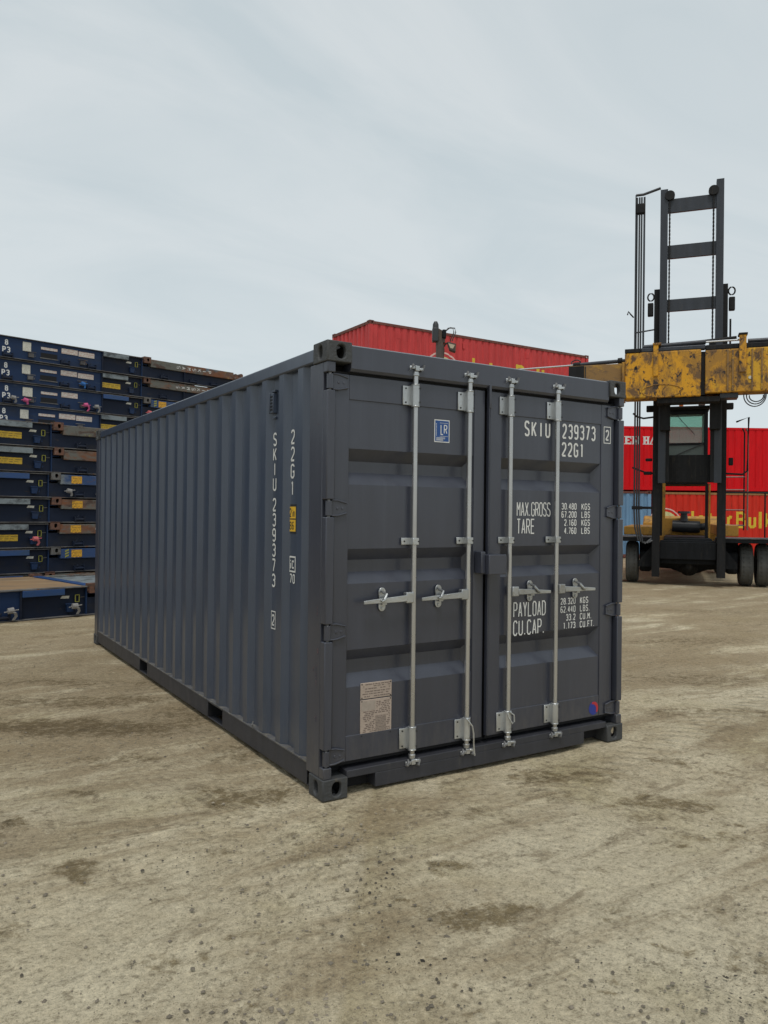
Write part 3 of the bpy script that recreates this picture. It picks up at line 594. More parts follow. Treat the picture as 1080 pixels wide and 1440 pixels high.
# -------- doors
GZ = [(1.992, 1.922, 1.856, 1.784), (1.412, 1.345, 1.275, 1.210), (0.829, 0.762, 0.684, 0.613)]
YF, YP, YD = 0.040, 0.047, 0.102      # frame face, panel face, groove bottom
def door(xa, xb, fa, fb):
    """xa..xb leaf, fa..fb panel"""
    mb = MB()
    mb.box(xa, fa, YF, 0.085, 0.188, 2.416); mb.box(fb, xb, YF, 0.085, 0.188, 2.416)
    mb.box(fa, fb, YF+0.0015, 0.084, 2.272, 2.4155); mb.box(fa, fb, YF+0.0015, 0.084, 0.1885, 0.335)
    d = mb.build('door', M['grey'], K, bevel=0.0035)
    zs = [(0.335, 0)]
    for g in reversed(GZ): zs += [(g[3], 0), (g[2], 1), (g[1], 1), (g[0], 0)]
    zs += [(2.272, 0)]
    ia, ib = fa+0.020, fb-0.048
    mbp = MB(); P_ = lambda x, z, k: (x, YP+(YD-YP)*k, z)
    prev = 0.335
    for g in reversed(GZ):
        mbp.add([P_(fa, prev, 0), P_(fb, prev, 0), P_(fb, g[3], 0), P_(fa, g[3], 0)], [(0, 1, 2, 3)])
        mbp.add([P_(fa, g[3], 0), P_(fb, g[3], 0), P_(ib, g[2], 1), P_(ia, g[2], 1)], [(0, 1, 2, 3)])
        mbp.add([P_(ia, g[2], 1), P_(ib, g[2], 1), P_(ib, g[1], 1), P_(ia, g[1], 1)], [(0, 1, 2, 3)])
        mbp.add([P_(ia, g[1], 1), P_(ib, g[1], 1), P_(fb, g[0], 0), P_(fa, g[0], 0)], [(0, 1, 2, 3)])
        mbp.add([P_(fb, g[3], 0), P_(fb, g[0], 0), P_(ib, g[1], 1), P_(ib, g[2], 1)], [(0, 1, 2, 3)])
        mbp.add([P_(fa, g[3], 0), P_(fa, g[0], 0), P_(ia, g[1], 1), P_(ia, g[2], 1)], [(0, 1, 2, 3)])
        prev = g[0]
    mbp.add([P_(fa, prev, 0), P_(fb, prev, 0), P_(fb, 2.272, 0), P_(fa, 2.272, 0)], [(0, 1, 2, 3)])
    bm_ = None
    p = mbp.build('door_panel', M['grey'], d)
    mb = MB(); r = 0.006   # black edge gasket
    for a, b, c_, e in ((xa-0.010, xb+0.010, 2.4165, 2.430), (xa-0.010, xb+0.010, 0.172, 0.187)): mb.box(a, b, YF+0.012, 0.09, c_, e)
    mb.box(xa-0.010, xa-0.001, YF+0.012, 0.09, 0.188, 2.416); mb.box(xb+0.001, xb+0.010, YF+0.012, 0.09, 0.188, 2.416)
    mb.build('gasket', M['rubber_gap'], d)
    return d
dL = door(0.072, 1.166, 0.166, 1.080); dR = door(1.210, 2.366, 1.308, 2.238)
# overlap strip with mitred top between the leaves
mb = MB(); mb.prism([(1.180, 0.012, 0.20), (1.206, 0.030, 0.20), (1.206, YF-0.0002, 0.20), (1.180, YF-0.0002, 0.20)], (0, 0, 2.19))
mb.prism([(1.175, 0.006, 2.452), (1.175, 0.006, 2.34), (1.182, 0.012, 2.30), (1.182, 0.036, 2.30), (1.175, 0.036, 2.445)], (0.018, 0, 0)); mb.build('overlap_strip', M['grey'], dR, bevel=0.002)
# hinges
def hinges(d, x0, sg):
    for z in HZ:
        mb = MB(); X = lambda v: x0+sg*v
        pts = [(X(0.040), z+0.044), (X(0.085), z+0.043), (X(0.148), z+0.028), (X(0.148), z-0.036), (X(0.085), z-0.040), (X(0.040), z-0.040)]
        mb.prism([(a, 0.030, b) for a, b in pts], (0, 0.0099, 0))
        rim = [(X(0.048), z+0.046), (X(0.090), z+0.045), (X(0.150), z+0.030)]
        mb.tube([(a, 0.028, b) for a, b in rim], 0.006, 8); mb.tube([(a, 0.028, 2*z-b+0.004) for a, b in rim], 0.006, 8)
        mb.tube([(X(0.090), 0.027, z), (X(0.090), 0.031, z)], 0.009, 10); mb.tube([(X(0.122), 0.027, z), (X(0.122), 0.031, z)], 0.008, 10)
        mb.tube([(X(0.030), 0.024, z-0.042), (X(0.030), 0.024, z+0.042)], 0.020, 14)
        mb.build('hinge', M['grey'], d, bevel=0.002)
        pn = MB().tube([(X(0.030), 0.024, z-0.052), (X(0.030), 0.024, z+0.053)], 0.009, 10)
        pn.build('hinge_pin', M['cam'], d, smooth=True)
hinges(dL, 0, 1); hinges(dR, CW, -1)
# locking bars
YR = 0.012
def locking_bar(d, X, hx, side_, wire=False):
    mb = MB().tube([(X, YR, 0.165), (X, YR, 2.470)], 0.0158, 20); mb.build('locking_bar', M['rod'], d, smooth=True)
    for z0, z1, b in ((2.272, 2.388, 1), (0.208, 0.330, 1), (1.432, 1.474, 0)):
        mb = MB(); sd_ = -1
        mb.box(min(X, X+sd_*0.078), max(X, X+sd_*0.078)-0.0, YF-0.010, YF-0.001, z0, z1)
        if b:
            n = 12; arc = [(X+0.027*math.cos(a), YR+0.004-0.027*math.sin(a)) for a in [math.pi*i/n for i in range(n+1)]]
            mb.prism([(X-0.030, YF-0.001, z0-0.004)]+[(a, c_, z0-0.004) for a, c_ in reversed(arc)]+[(X+0.030, YF-0.001, z0-0.004)], (0, 0, z1-z0+0.008))
            mb.tube([(X, YR, z0-0.012), (X, YR, z0-0.002)], 0.026, 16); mb.tube([(X, YR, z1+0.002), (X, YR, z1+0.010)], 0.026, 16)
        else:
            mb.prism([(X-0.025, YF-0.001, z0), (X-0.022, YR-0.022, z0), (X+0.022, YR-0.022, z0), (X+0.028, YF-0.001, z0)], (0, 0, z1-z0))
        mb.build('bar_bracket', M['galv'], d, bevel=0.003)
        bo = MB()
        zz_ = ((z0+0.016), (z1-0.016)) if b else (((z0+z1)/2),)
        for zb_ in zz_:
            for xb_, yb_ in ((X-0.058, YF-0.012), (X+0.019, YR-0.024)):
                bo.tube([(xb_, yb_-0.001, zb_), (xb_, yb_+0.003, zb_)], 0.0052, 8)
        bo.build('bolt', M['black'], d, kind='stuff')
    # cams and keepers
    for zc, s in ((2.492, 1), (0.130, -1)):
        mb = MB()
        mb.tube([(X, YR, zc-s*0.045), (X, YR, zc-s*0.018)], [0.0225, 0.019], 14)
        mb.prism([(X-0.013, YR-0.020, zc-0.016), (X+0.016, YR-0.022, zc-0.016), (X+0.018, YR+0.010, zc-0.016), (X-0.013, YR+0.012, zc-0.016)], (0, 0, 0.032))
        mb.prism([(X-0.013, YR-0.016, zc-s*0.004), (X-0.046, YR-0.004, zc-s*0.004), (X-0.046, YR+0.014, zc-s*0.004), (X-0.013, YR+0.014, zc-s*0.004)], (0, 0, s*0.018))
        mb.prism([(X+0.016, YR-0.018, zc-s*0.012), (X+0.040, YR-0.026, zc-s*0.012), (X+0.046, YR-0.008, zc-s*0.012), (X+0.018, YR+0.012, zc-s*0.012)], (0, 0, s*0.016))
        mb.build('locking_cam', M['galv'], d, bevel=0.003)
        mb = MB()
        mb.prism([(X-0.052, 0.0098, zc-0.020), (X-0.050, -0.010, zc-0.012), (X-0.036, -0.012, zc+0.006), (X-0.030, 0.0098, zc+0.022)], (0.012, 0, s*0.010)); mb.prism([(X+0.024, 0.0098, zc-0.022), (X+0.030, -0.018, zc-0.018), (X+0.044, -0.016, zc+0.014), (X+0.048, 0.0098, zc+0.020)], (0.006, 0, s*0.010))
        mb.build('cam_keeper', M['cam'], d, bevel=0.003)
    # handle
    zc = 1.112; hl = abs(hx-X); s = side_
    mb = MB()
    mb.box(min(X+s*0.012, X+s*0.066), max(X+s*0.012, X+s*0.066), YR-0.026, YR+0.012, zc-0.026, zc+0.038)
    mb.build('handle_hub', M['galv'], d, bevel=0.005)
    mb = MB()
    xs_ = [0.062, 0.15, hl-0.08, hl]; hs = [0.019, 0.017, 0.013, 0.010]; zo = [0.004, 0.0, -0.004, -0.008]
    vs = []
    for a, h_, z_ in zip(xs_, hs, zo):
        for yy in (YR-0.030, YR-0.018):
            for q in (-1, 1): vs.append((X+s*a, yy, zc+z_+q*h_))
    fs = [(0, 1, 3, 2), (12, 14, 15, 13)]
    for i in range(3):
        o = i*4; fs += [(o, o+1, o+5, o+4), (o+2, o+6, o+7, o+3), (o, o+4, o+6, o+2), (o+1, o+3, o+7, o+5)]
    mb.add(vs, fs); mb.build('handle', M['galv'], d, bevel=0.003)
    # retainer
    xr_ = X+s*(hl*0.58)
    mb = MB()
    n = 10
    for sg_ in (1, -1):
        pts = [(xr_+0.024*math.cos(a), zc+sg_*(0.044+0.026*math.sin(a))) for a in [math.pi*i/n for i in range(n+1)]]
        pts = pts+[(xr_-0.020, zc), (xr_+0.020, zc)]
        mb.prism([(a, YF-0.009, b_) for a, b_ in pts], (0, 0.008, 0))
    mb.box(xr_-0.016, xr_+0.016, YR-0.010, YF-0.009, zc-0.030, zc-0.012)
    mb.build('handle_retainer', M['galv'], d, bevel=0.002)
    mb = MB().tube([(xr_-0.006, YR+0.006, zc+0.045), (xr_-0.002, YR-0.030, zc+0.034), (xr_+s*0.020, YR-0.042, zc+0.004), (xr_+s*0.034, YR-0.036, zc-0.006)], 0.009, 8)
    mb.tube([(xr_, YF-0.015, zc+0.052), (xr_, YF-0.009, zc+0.052)], 0.009, 8); mb.tube([(xr_, YF-0.015, zc-0.052), (xr_, YF-0.009, zc-0.052)], 0.009, 8)
    mb.build('handle_catch', M['galv'], d, smooth=True)
locking_bar(dL, 0.606, 0.246, -1); locking_bar(dL, 1.020, 0.651, -1)
locking_bar(dR, 1.360, 1.706, 1); locking_bar(dR, 1.779, 2.132, 1)
for X, dd in ((1.020, dL), (1.360, dR)):
    mb = MB().tube([(X-0.03, YR-0.026, 0.345), (X-0.01, YR-0.034, 0.325), (X+0.020, YR-0.033, 0.290), (X+0.034, YR-0.030, 0.24), (X+0.036, YR-0.030, 0.17), (X+0.046, YR-0.028, 0.10)] if dd is dL else
                   [(X-0.03, YR-0.028, 0.335), (X-0.02, YR-0.034, 0.30), (X+0.012, YR-0.034, 0.262), (X+0.028, YR-0.033, 0.272), (X+0.024, YR-0.033, 0.315), (X-0.01, YR-0.030, 0.34)], 0.005, 8)
    mb.build('seal_wire', M['galv'], dd, smooth=True)
# lock box
mb = MB().box(1.118, 1.262, -0.075, 0.020, 1.240, 1.366); mb.box(1.085, 1.1178, -0.040, 0.030, 1.246, 1.385); lb = mb.build('lock_box', M['grey'], dR, bevel=0.005)
mb = MB().box(1.19, 1.27, 0.0201, YF, 1.25, 1.355); mb.build('lock_box_base', M['grey'], dR)
# door lettering
Yt = YP-0.0016; u, v, nn = (1, 0, 0), (0, 0, 1), (0, -1, 0)
def dt(s, x, z, h, w, gap, t, y=Yt, own=True):
    if not own: lettering(mbt, s, (x, y, z), u, v, h, w, gap, t, nn); return
    q = MB(); lettering(q, s, (x, y, z), u, v, h, w, gap, t, nn); q.build('door_lettering', M['white'], dR)
mbt = MB()
dt('SKIU', 1.510, 2.146, 0.104, 0.046, 0.0165, 0.013); dt('239373', 1.857, 2.150, 0.104, 0.043, 0.0135, 0.013)
dt('22G1', 1.853, 2.026, 0.100, 0.044, 0.0135, 0.013)
dt('MAX.GROSS', 1.449, 1.610, 0.096, 0.0320, 0.0040, 0.0070); dt('TARE', 1.450, 1.492, 0.102, 0.035, 0.0065, 0.0082)
for i, (s, ind) in enumerate((('30.480', 0), ('67.200', 0), ('2.160', 1), ('4.760', 1))):
    z = 1.659-i*0.0565; dt(s, 1.857+ind*0.0265, z, 0.046, 0.0225, 0.0042, 0.0066); dt(('KGS', 'LBS', 'KGS', 'LBS')[i], 2.050, z, 0.046, 0.0245, 0.0060, 0.0066)
dt('PAYLOAD', 1.428, 0.938, 0.102, 0.0360, 0.0065, 0.0088); dt('CU.CAP.', 1.428, 0.816, 0.102, 0.0385, 0.0085, 0.0088)
for i, (s, un_, ind) in enumerate((('28.320', 'KGS', 0), ('62.440', 'LBS.', 0), ('33.2', 'CU.M.', 2), ('1.173', 'CU.FT.', 1))):
    z = 1.000-i*0.0565; dt(s, 1.857+ind*0.0265, z, 0.046, 0.0225, 0.0042, 0.0066); dt(un_, 2.045, z, 0.046, 0.0235, 0.0055, 0.0066)
mbt = MB(); dt('2', 2.278, 2.160, 0.078, 0.036, 0, 0.011, YF-0.0016, False)
for q in ribbon([(2.263, 2.142), (2.329, 2.142), (2.329, 2.258), (2.263, 2.258)], 0.006, True): mbt.add([(p.x, YF-0.0014, p.y) for p in q], [(0, 1, 2, 3)])
mbt.build('check_digit', M['white'], dR)
# blue sticker
mb = MB().box(0.772, 0.888, YP-0.0012, YP+0.001, 2.064, 2.204); mb.build('sticker_border', M['white'], dL)
mb = MB().box(0.778, 0.882, YP-0.0020, YP-0.0010, 2.070, 2.198); mb.build('sticker', M['blue_st'], dL)
mbt = MB(); dt('L', 0.818, 2.110, 0.064, 0.022, 0, 0.006, YP-0.0028, False); dt('R', 0.843, 2.118, 0.056, 0.026, 0, 0.006, YP-0.0028, False)
for z in (2.101, 2.183): mbt.box(0.812, 0.874, YP-0.0027, YP-0.0022, z, z+0.0018)
for z in (2.092, 2.086, 2.080, 2.075): mbt.box(0.785, 0.785+random.uniform(0.05, 0.088), YP-0.0027, YP-0.0022, z, z+0.0025)
for i in range(9): mbt.box(0.785, 0.7885, YP-0.0027, YP-0.0022, 2.104+i*0.0088, 2.110+i*0.0088)
mbt.build('sticker_print', M['white'], dL)
# data plate
mb = MB(); mb.box(0.263, 0.478, YP-0.004, YP+0.001, 0.312, 0.528); mb.box(0.263, 0.478, YP-0.004, YP+0.001, 0.534, 0.628)
dp = mb.build('data_plate', M['plate'], dL, bevel=0.004)
mb = MB().box(0.270, 0.365, YP-0.0048, YP-0.0041, 0.465, 0.520); mb.build('blank_field', flat('plate_blank', (0.38, 0.32, 0.27)), dL)
mb = MB().box(0.366, 0.440, YP-0.0048, YP-0.0041, 0.325, 0.43); mb.build('stamped_field', printed('stamped_field', (0.30, 0.24, 0.20), (0.10, 0.08, 0.07), 160, 110), dL)
mb = MB(); rp_ = random.Random(2)
for z in [0.615, 0.604, 0.590, 0.574, 0.560, 0.545]+[0.508-0.0105*i for i in range(18)]:
    x = 0.276+rp_.uniform(0, 0.02)
    if z < 0.53 and z > 0.462: x = 0.372
    while x < 0.462:
        l = rp_.uniform(0.006, 0.022)
        if not (0.366 < x+l and x < 0.440 and z < 0.435) and rp_.random() < 0.85: mb.box(x, min(x+l, 0.466), YP-0.0052, YP-0.0042, z, z+0.0042)
        x += l+rp_.uniform(0.003, 0.008)
mb.build('plate_print', flat('plate_ink', (0.16, 0.12, 0.105)), dL, kind='stuff')
mb = MB()
for x in (0.272, 0.469):
    for z in (0.320, 0.521, 0.541, 0.620): mb.tube([(x, YP-0.0055, z), (x, YP-0.0035, z)], 0.004, 8)
mb.build('rivet', M['black'], dL, kind='stuff')
# round red and blue mark
mb = MB(); n = 28; cx, cz, r_ = 2.186, 0.247, 0.047
mb.add([(cx+r_*math.cos(6.2832*i/n), YF+0.0002, cz+r_*math.sin(6.2832*i/n)) for i in range(n)], [tuple(range(n))]); mb.build('round_mark', M['ball_blue'], dR)
mb = MB(); out = [(cx+r_*0.98*math.cos(a), cz+r_*0.98*math.sin(a)) for a in [R(-40)+R(150)*i/14 for i in range(15)]]
inn = [(cx-0.014+r_*0.86*math.cos(a), cz-0.010+r_*0.86*math.sin(a)) for a in [R(-30)+R(130)*i/14 for i in range(15)]]
for i in range(14): mb.add([(p[0], YF-0.0006, p[1]) for p in (out[i], out[i+1], inn[i+1], inn[i])], [(0, 1, 2, 3)])
mb.build('round_mark_crescent', M['ball_red'], dR)

#PART2
# ================================================================== folded flat racks, stacked on the left
M['fr_blue'] = weathered('flat_rack_blue', (0.011, 0.029, 0.080), [((0.022, 0.026, 0.034), .52, .72, 0.7), ((0.035, 0.055, 0.09), .60, .75, 3), ((0.06, 0.04, 0.028), .66, .72, 5)], 1.6, (0.5, 1, 1.6), 0.55, 0.2)
M['fr_dark'] = weathered('flat_rack_dark', (0.008, 0.014, 0.032), [((0.02, 0.02, 0.024), .5, .7, 1.0), ((0.05, 0.035, 0.025), .64, .7, 5)], 1.6, (0.6, 1, 1.4), 0.65, 0.2)
M['fr_bright'] = weathered('flat_rack_patch_blue', (0.016, 0.058, 0.18), [((0.03, 0.06, 0.11), .5, .7, 1.5), ((0.10, 0.10, 0.10), .66, .72, 6)], 1.6, (0.6, 1, 1.4), 0.5, 0.2)
M['fr_grey'] = weathered('flat_rack_patch_grey', (0.19, 0.22, 0.235), [((0.06, 0.07, 0.075), .48, .62, 2.2), ((0.11, 0.075, 0.05), .60, .68, 4)], 2.0, (0.8, 1, 1.2), 0.7, 0.3)
M['edge'] = weathered('worn_steel_edge', (0.13, 0.125, 0.12), [((0.05, 0.045, 0.045), .42, .6, 1.2), ((0.14, 0.07, 0.035), .58, .66, 3)], 2.0, (1, 1, 1), 0.7, 0.3)
M['post_rust'] = weathered('rusty_post', (0.12, 0.12, 0.105), [((0.17, 0.065, 0.028), .47, .58, 0.9), ((0.07, 0.04, 0.03), .52, .62, 3), ((0.30, 0.27, 0.10), .62, .68, 2.2), ((0.10, 0.16, 0.20), .60, .68, 1.3)], 2.0, (0.6, 1, 1.2), 0.8, 0.5)
M['post_blue'] = weathered('blue_grey_post', (0.022, 0.055, 0.15), [((0.17, 0.19, 0.20), .50, .58, 0.8), ((0.07, 0.08, 0.085), .55, .65, 3), ((0.12, 0.06, 0.03), .62, .68, 3)], 2.0, (0.5, 1, 1.2), 0.7, 0.4)
M['cast_rust'] = weathered('rusty_casting', (0.15, 0.07, 0.045), [((0.07, 0.045, 0.035), .45, .6, 3), ((0.20, 0.17, 0.15), .60, .68, 5)], 3, (1, 1, 1), 0.85, 0.6)
M['cast_grey'] = weathered('grey_casting', (0.13, 0.125, 0.12), [((0.07, 0.06, 0.05), .45, .6, 3), ((0.15, 0.08, 0.05), .60, .68, 5)], 3, (1, 1, 1), 0.85, 0.6)
M['deck'] = weathered('plywood_deck', (0.27, 0.17, 0.085), [((0.17, 0.12, 0.075), .45, .6, 1), ((0.33, 0.26, 0.17), .55, .68, 2.3)], 1.5, (0.4, 1.5, 1), 0.85, 0.3)
M['paper'] = printed('paper_notice', (0.60, 0.58, 0.50), (0.35, 0.32, 0.27), 40, 30, 0.5)
M['paper_red'] = printed('printed_label', (0.55, 0.50, 0.45), (0.38, 0.14, 0.10), 30, 26, 0.6)
M['caution'] = printed('caution_label', (0.66, 0.42, 0.03), (0.16, 0.09, 0.02), 34, 26, 0.7)
M['orange_st'] = printed('orange_label', (0.70, 0.36, 0.02), (0.10, 0.05, 0.02), 40, 34, 0.8)
M['lime'] = flat('yellow_ring_paint', (0.30, 0.29, 0.05), 0.6)
M['pink'] = flat('pink_strap', (0.60, 0.10, 0.24), 0.8); M['strap_blue'] = flat('blue_strap', (0.03, 0.14, 0.40), 0.8); M['strap_white'] = flat('dirty_strap', (0.26, 0.25, 0.24), 0.85)
M['strap_pink_pale'] = flat('salmon_strap', (0.55, 0.13, 0.14), 0.8)
M['worn_white'] = weathered('worn_white_paint', (0.50, 0.50, 0.48), [((0.10, 0.10, 0.11), .52, .58, 12)], 1.5, (1, 1, 1), 0.7, 0.1)
FRW, FRL = 2.438, 12.19
rack_cache = {}
def shared(key, fn):
    if key not in rack_cache: rack_cache[key] = fn()
    return rack_cache[key]
def part(name, key, mbf, mat, parent, bevel=0, loc=None, label=None):
    """child object whose mesh is shared between all racks"""
    me = rack_cache.get(key)
    if me is None:
        mb = mbf(); me = bpy.data.meshes.new(key if False else name); me.from_pydata(mb.v, [], mb.f)
        bm = bmesh.new(); bm.from_mesh(me); bmesh.ops.recalc_face_normals(bm, faces=bm.faces)
        if bevel: bmesh.ops.bevel(bm, geom=list(bm.edges), offset=bevel, segments=1, affect='EDGES')
        bm.to_mesh(me); bm.free(); rack_cache[key] = me; me.materials.append(mat)
    o = bpy.data.objects.new(name, me); col.objects.link(o); o.parent = parent
    if me.materials[0] != mat:
        o.material_slots[0].link = 'OBJECT'; o.material_slots[0].material = mat
    if loc: o.location = loc
    if label: o['label'] = label
    return o
def flat_rack(label, loc, rz, h, plate='fr_blue', post_='post_rust', cast='cast_rust', caution=False, orange=False, hazard=False, papers=(), straps=(), seen=True, group=None):
    """local frame: x along (right-hand end at 0, rest towards -x), y away from the viewer, z up. h = level height"""
    t = thing('flat_rack', label, 'flat rack', loc, rz, group)
    k = round(h, 4)
    part('side_beam', ('beam', k), lambda: MB().box(-FRL, -3.88, 0.050, 0.062, 0.020, h-0.030), M['fr_blue'], t)
    part('side_beam', ('beam2', k), lambda: MB().box(-3.875, -2.90, 0.085, 0.097, 0.020, h-0.030), M['fr_dark'], t)
    part('side_beam', ('beam3', k), lambda: MB().box(-2.895, -0.05, 0.060, 0.075, 0.020, 0.275), M['fr_dark'], t)
    part('bottom_flange', ('flb', k), lambda: MB().box(-FRL, -0.05, 0.0, 0.12, 0.004, 0.0195), M['edge'], t, 0.003)
    part('top_flange', ('flt', k), lambda: MB().box(-FRL, -2.90, 0.012, 0.15, h-0.0295, h-0.012), M['edge'] if plate != 'fr_blue' else M['edge'], t, 0.003)
    part('far_beam', ('far', k), lambda: MB().box(-FRL, -0.05, FRW-0.06, FRW-0.045, 0.004, h-0.030), M['fr_dark'], t)
    part('deck', ('deck', k), lambda: MB().box(-FRL+0.1, -2.90, 0.151, FRW-0.061, h-0.055, h-0.020), M['deck'], t)
    part('top_plate', ('plate', k), lambda: MB().box(-3.875, -3.262, 0.004, 0.084, h-0.125, h-0.0301), M[plate], t, 0.004)
    part('divider', ('div', k), lambda: MB().box(-3.905, -3.881, 0.02, 0.085, 0.0197, h-0.030), M['fr_dark'], t)
    part('divider', ('div2', k), lambda: MB().box(-2.92, -2.90, 0.045, 0.0849, 0.0197, h-0.030), M['fr_blue'], t)
    part('label_plate', ('lab', k), lambda: MB().prism([(-3.30, 0.080, h-0.185), (-3.27, 0.080, h-0.145), (-3.16, 0.080, h-0.150), (-3.17, 0.080, h-0.190)], (0, 0.004, 0)), M['paper'], t)
    # yellow ring and its pin
    def ringm():
        mb = MB(); pts = []
        for i in range(17):
            a = 2*math.pi*i/16; pts.append((-3.045+0.030*max(-1, min(1, 1.5*math.cos(a))), 0.068, h-0.195+0.052*max(-1, min(1, 1.4*math.sin(a)))))
        return mb.tube(pts, 0.0075, 6, cap=False)
    part('painted_ring', ('ring', k), ringm, M['lime'], t)
    part('pin', ('pin', k), lambda: MB().tube([(-3.02, 0.075, h-0.185), (-2.93, 0.075, h-0.18)], 0.007, 6), M['edge'], t)
    def cleat(x, z):
        return lambda: MB().prism([(x-0.07, 0.085, z+0.11), (x-0.06, 0.085, z), (x+0.03, 0.085, z), (x+0.05, 0.085, z+0.11)], (0, -0.055, 0)).tube([(x-0.09, 0.03, z+0.125), (x+0.09, 0.03, z+0.115), (x+0.07, 0.04, z+0.02)], 0.009, 6)
    part('lashing_cleat', ('cl0', k), cleat(-3.15, 0.075), M['fr_blue'], t)
    for x in (-5.47, -4.35):
        part('lashing_cleat', ('cl', k, x), lambda x=x: MB().box(x-0.06, x+0.05, 0.0, 0.05, 0.085, 0.17).tube([(x-0.12, 0.0, 0.19), (x+0.09, 0.0, 0.19), (x+0.07, 0.0, 0.10)], 0.010, 6), M['fr_grey'] if False else M['edge'], t)
    for x in (-5.95, -4.75, -4.15, -2.35, -1.55, -0.95):
        part('winch', ('wi', k, x), lambda x=x: MB().tube([(x-0.09, 0.01, 0.065), (x+0.09, 0.01, 0.065)], 0.026, 8).box(x-0.10, x-0.08, -0.02, 0.05, 0.03, 0.12).box(x+0.08, x+0.10, -0.02, 0.05, 0.03, 0.12).tube([(x-0.05, 0.0, 0.10), (x-0.02, 0.0, 0.14)], 0.010, 6), M['fr_dark'], t)
    # fork pocket
    part('fork_pocket', ('fp', k), lambda: MB().box(-5.26, -4.91, 0.044, 0.0495, 0.120, 0.222), M['inside'], t)
    part('fork_pocket_lip', ('fpl', k), lambda: MB().box(-5.28, -4.89, 0.036, 0.0499, 0.100, 0.119), M['edge'], t)
    # folded end post with its corner casting, and the folded end wall behind it
    part('folded_post', ('post', k), lambda: MB().box(-2.70, -0.36, 0.006, 0.150, h-0.205, h-0.022), M[post_], t, 0.008)
    part('folded_post', ('postf', k), lambda: MB().box(-2.70, -0.36, FRW-0.150, FRW-0.006, h-0.205, h-0.022), M[post_], t, 0.008)
    ck = 'castm'
    if ck not in rack_cache: rack_cache[ck] = casting_mesh('post_casting', 1, 1, -1, lx=0.162, ly=0.175, h=0.145); rack_cache[ck].materials.append(M['cast_rust'])
    for y, s_ in ((0.0, 1), (FRW, -1)):
        o = part('post_casting', ck, None, M[cast], t); o.location = (-2.875, y, h+0.022); o.scale = (1, s_, 1)
    part('end_wall_header', ('eh', k), lambda: MB().box(-2.86, -2.715, 0.165, FRW-0.165, h-0.150, h-0.010), M['fr_grey'] if False else M['fr_bright'], t, 0.006)
    part('folded_end_wall', ('ew', k), lambda: MB().box(-2.714, -0.36, 0.151, FRW-0.151, h-0.140, h-0.050), M['fr_grey'], t)
    part('hinge_block', ('hb', k), lambda: MB().box(-0.355, -0.02, 0.01, 0.16, 0.02, h-0.10).tube([(-0.30, 0.0, h-0.12), (-0.30, 0.17, h-0.12)], 0.075, 12).tube([(-0.12, 0.0, h-0.07), (-0.12, 0.17, h-0.07)], 0.05, 10), M['cast_rust'], t)
    part('end_sill', ('es', k), lambda: MB().box(-0.045, 0.0, 0.0, FRW, 0.004, 0.30), M['fr_dark'], t)
    if not seen: return t
    part('gusset', ('gus', k), lambda: MB().box(-1.80, -1.78, 0.01, 0.06, 0.02, 0.27), M['fr_dark'], t)
    if caution: part('caution_label', ('cau', k), lambda: MB().box(-3.87, -3.42, 0.080, 0.0849, 0.135, 0.250), M['caution'], t)
    if orange: part('orange_label', ('ora', k), lambda: MB().box(-2.50, -2.30, 0.002, 0.0055, h-0.185, h-0.045), M['orange_st'], t)
    if hazard:
        for i in range(3): part('hazard_stripe', ('haz', k, i), lambda i=i: MB().prism([(-2.62, 0.003, h-0.185+i*0.05), (-2.62, 0.003, h-0.155+i*0.05), (-2.55, 0.003, h-0.125+i*0.05), (-2.55, 0.003, h-0.155+i*0.05)], (0, 0.0028, 0)), M['lime'], t)
    # SAMSKIP painted along the post, each letter lying on its side
    def sam():
        mb = MB()
        for i, c in enumerate('SAMSKIP'):
            lettering(mb, c, (-2.02+i*0.145, 0.004, h-0.080), (0, 0, -1), (1, 0, 0), 0.110, 0.070, 0, 0.019, (0, -1, 0))
        return mb
    part('post_lettering', ('sam', k), sam, M['worn_white'], t)['kind'] = 'stuff'
    for p in papers:
        x0, x1, z0, z1, mt = p
        part('notice', ('pap', k, p), lambda: MB().box(x0, x1, 0.040, 0.0495, z0, z1), M[mt], t)
    if papers:
        mb_ = lambda: (lambda m: (lettering(m, 'P3', (-6.05, 0.046, 0.120), (1, 0, 0), (0, 0, 1), 0.120, 0.070, 0.018, 0.022, (0, -1, 0)), m)[1])(MB())
        part('rack_lettering', ('P3', k), mb_, M['white'], t)['kind'] = 'stuff'
        mb_ = lambda: (lambda m: (lettering(m, '8', (-6.00, 0.046, 0.275), (1, 0, 0), (0, 0, 1), 0.115, 0.066, 0.03, 0.022, (0, -1, 0)), m)[1])(MB())
        part('rack_lettering', ('n8', k), mb_, M['white'], t)['kind'] = 'stuff'
    for (x, z, mt) in straps:
        def st():
            r_ = random.Random(int(abs(x*100)+z*1000)); q = r_.uniform(-0.02, 0.02)
            mb = MB().tube([(x-0.045, -0.03, z+0.045), (x+0.035, -0.035, z+0.04+q)], [0.042, 0.046], 10)
            pts = [(x-0.01, -0.07, z+0.06), (x+0.03+q, -0.078, z+0.02), (x+0.05+q, -0.06, z-0.03), (x+0.025, -0.055, z-0.075-q)]
            for (p0, p1) in zip(pts, pts[1:]): mb.prism([(p0[0]-0.022, p0[1], p0[2]), (p0[0]+0.022, p0[1]+0.004, p0[2]), (p1[0]+0.020, p1[1]+0.004, p1[2]), (p1[0]-0.020, p1[1], p1[2])], (0, 0.008, 0))
            return mb.tube([(x-0.09, -0.02, z+0.03), (x+0.11, -0.02, z+0.055)], 0.009, 6)
        part('strap_roll', ('st', k, x, z), st, M[mt], t, label={'pink': 'pink lashing strap rolled on its winch', 'strap_blue': 'blue lashing strap rolled on its winch'}.get(mt, 'pale lashing strap rolled on its winch'))
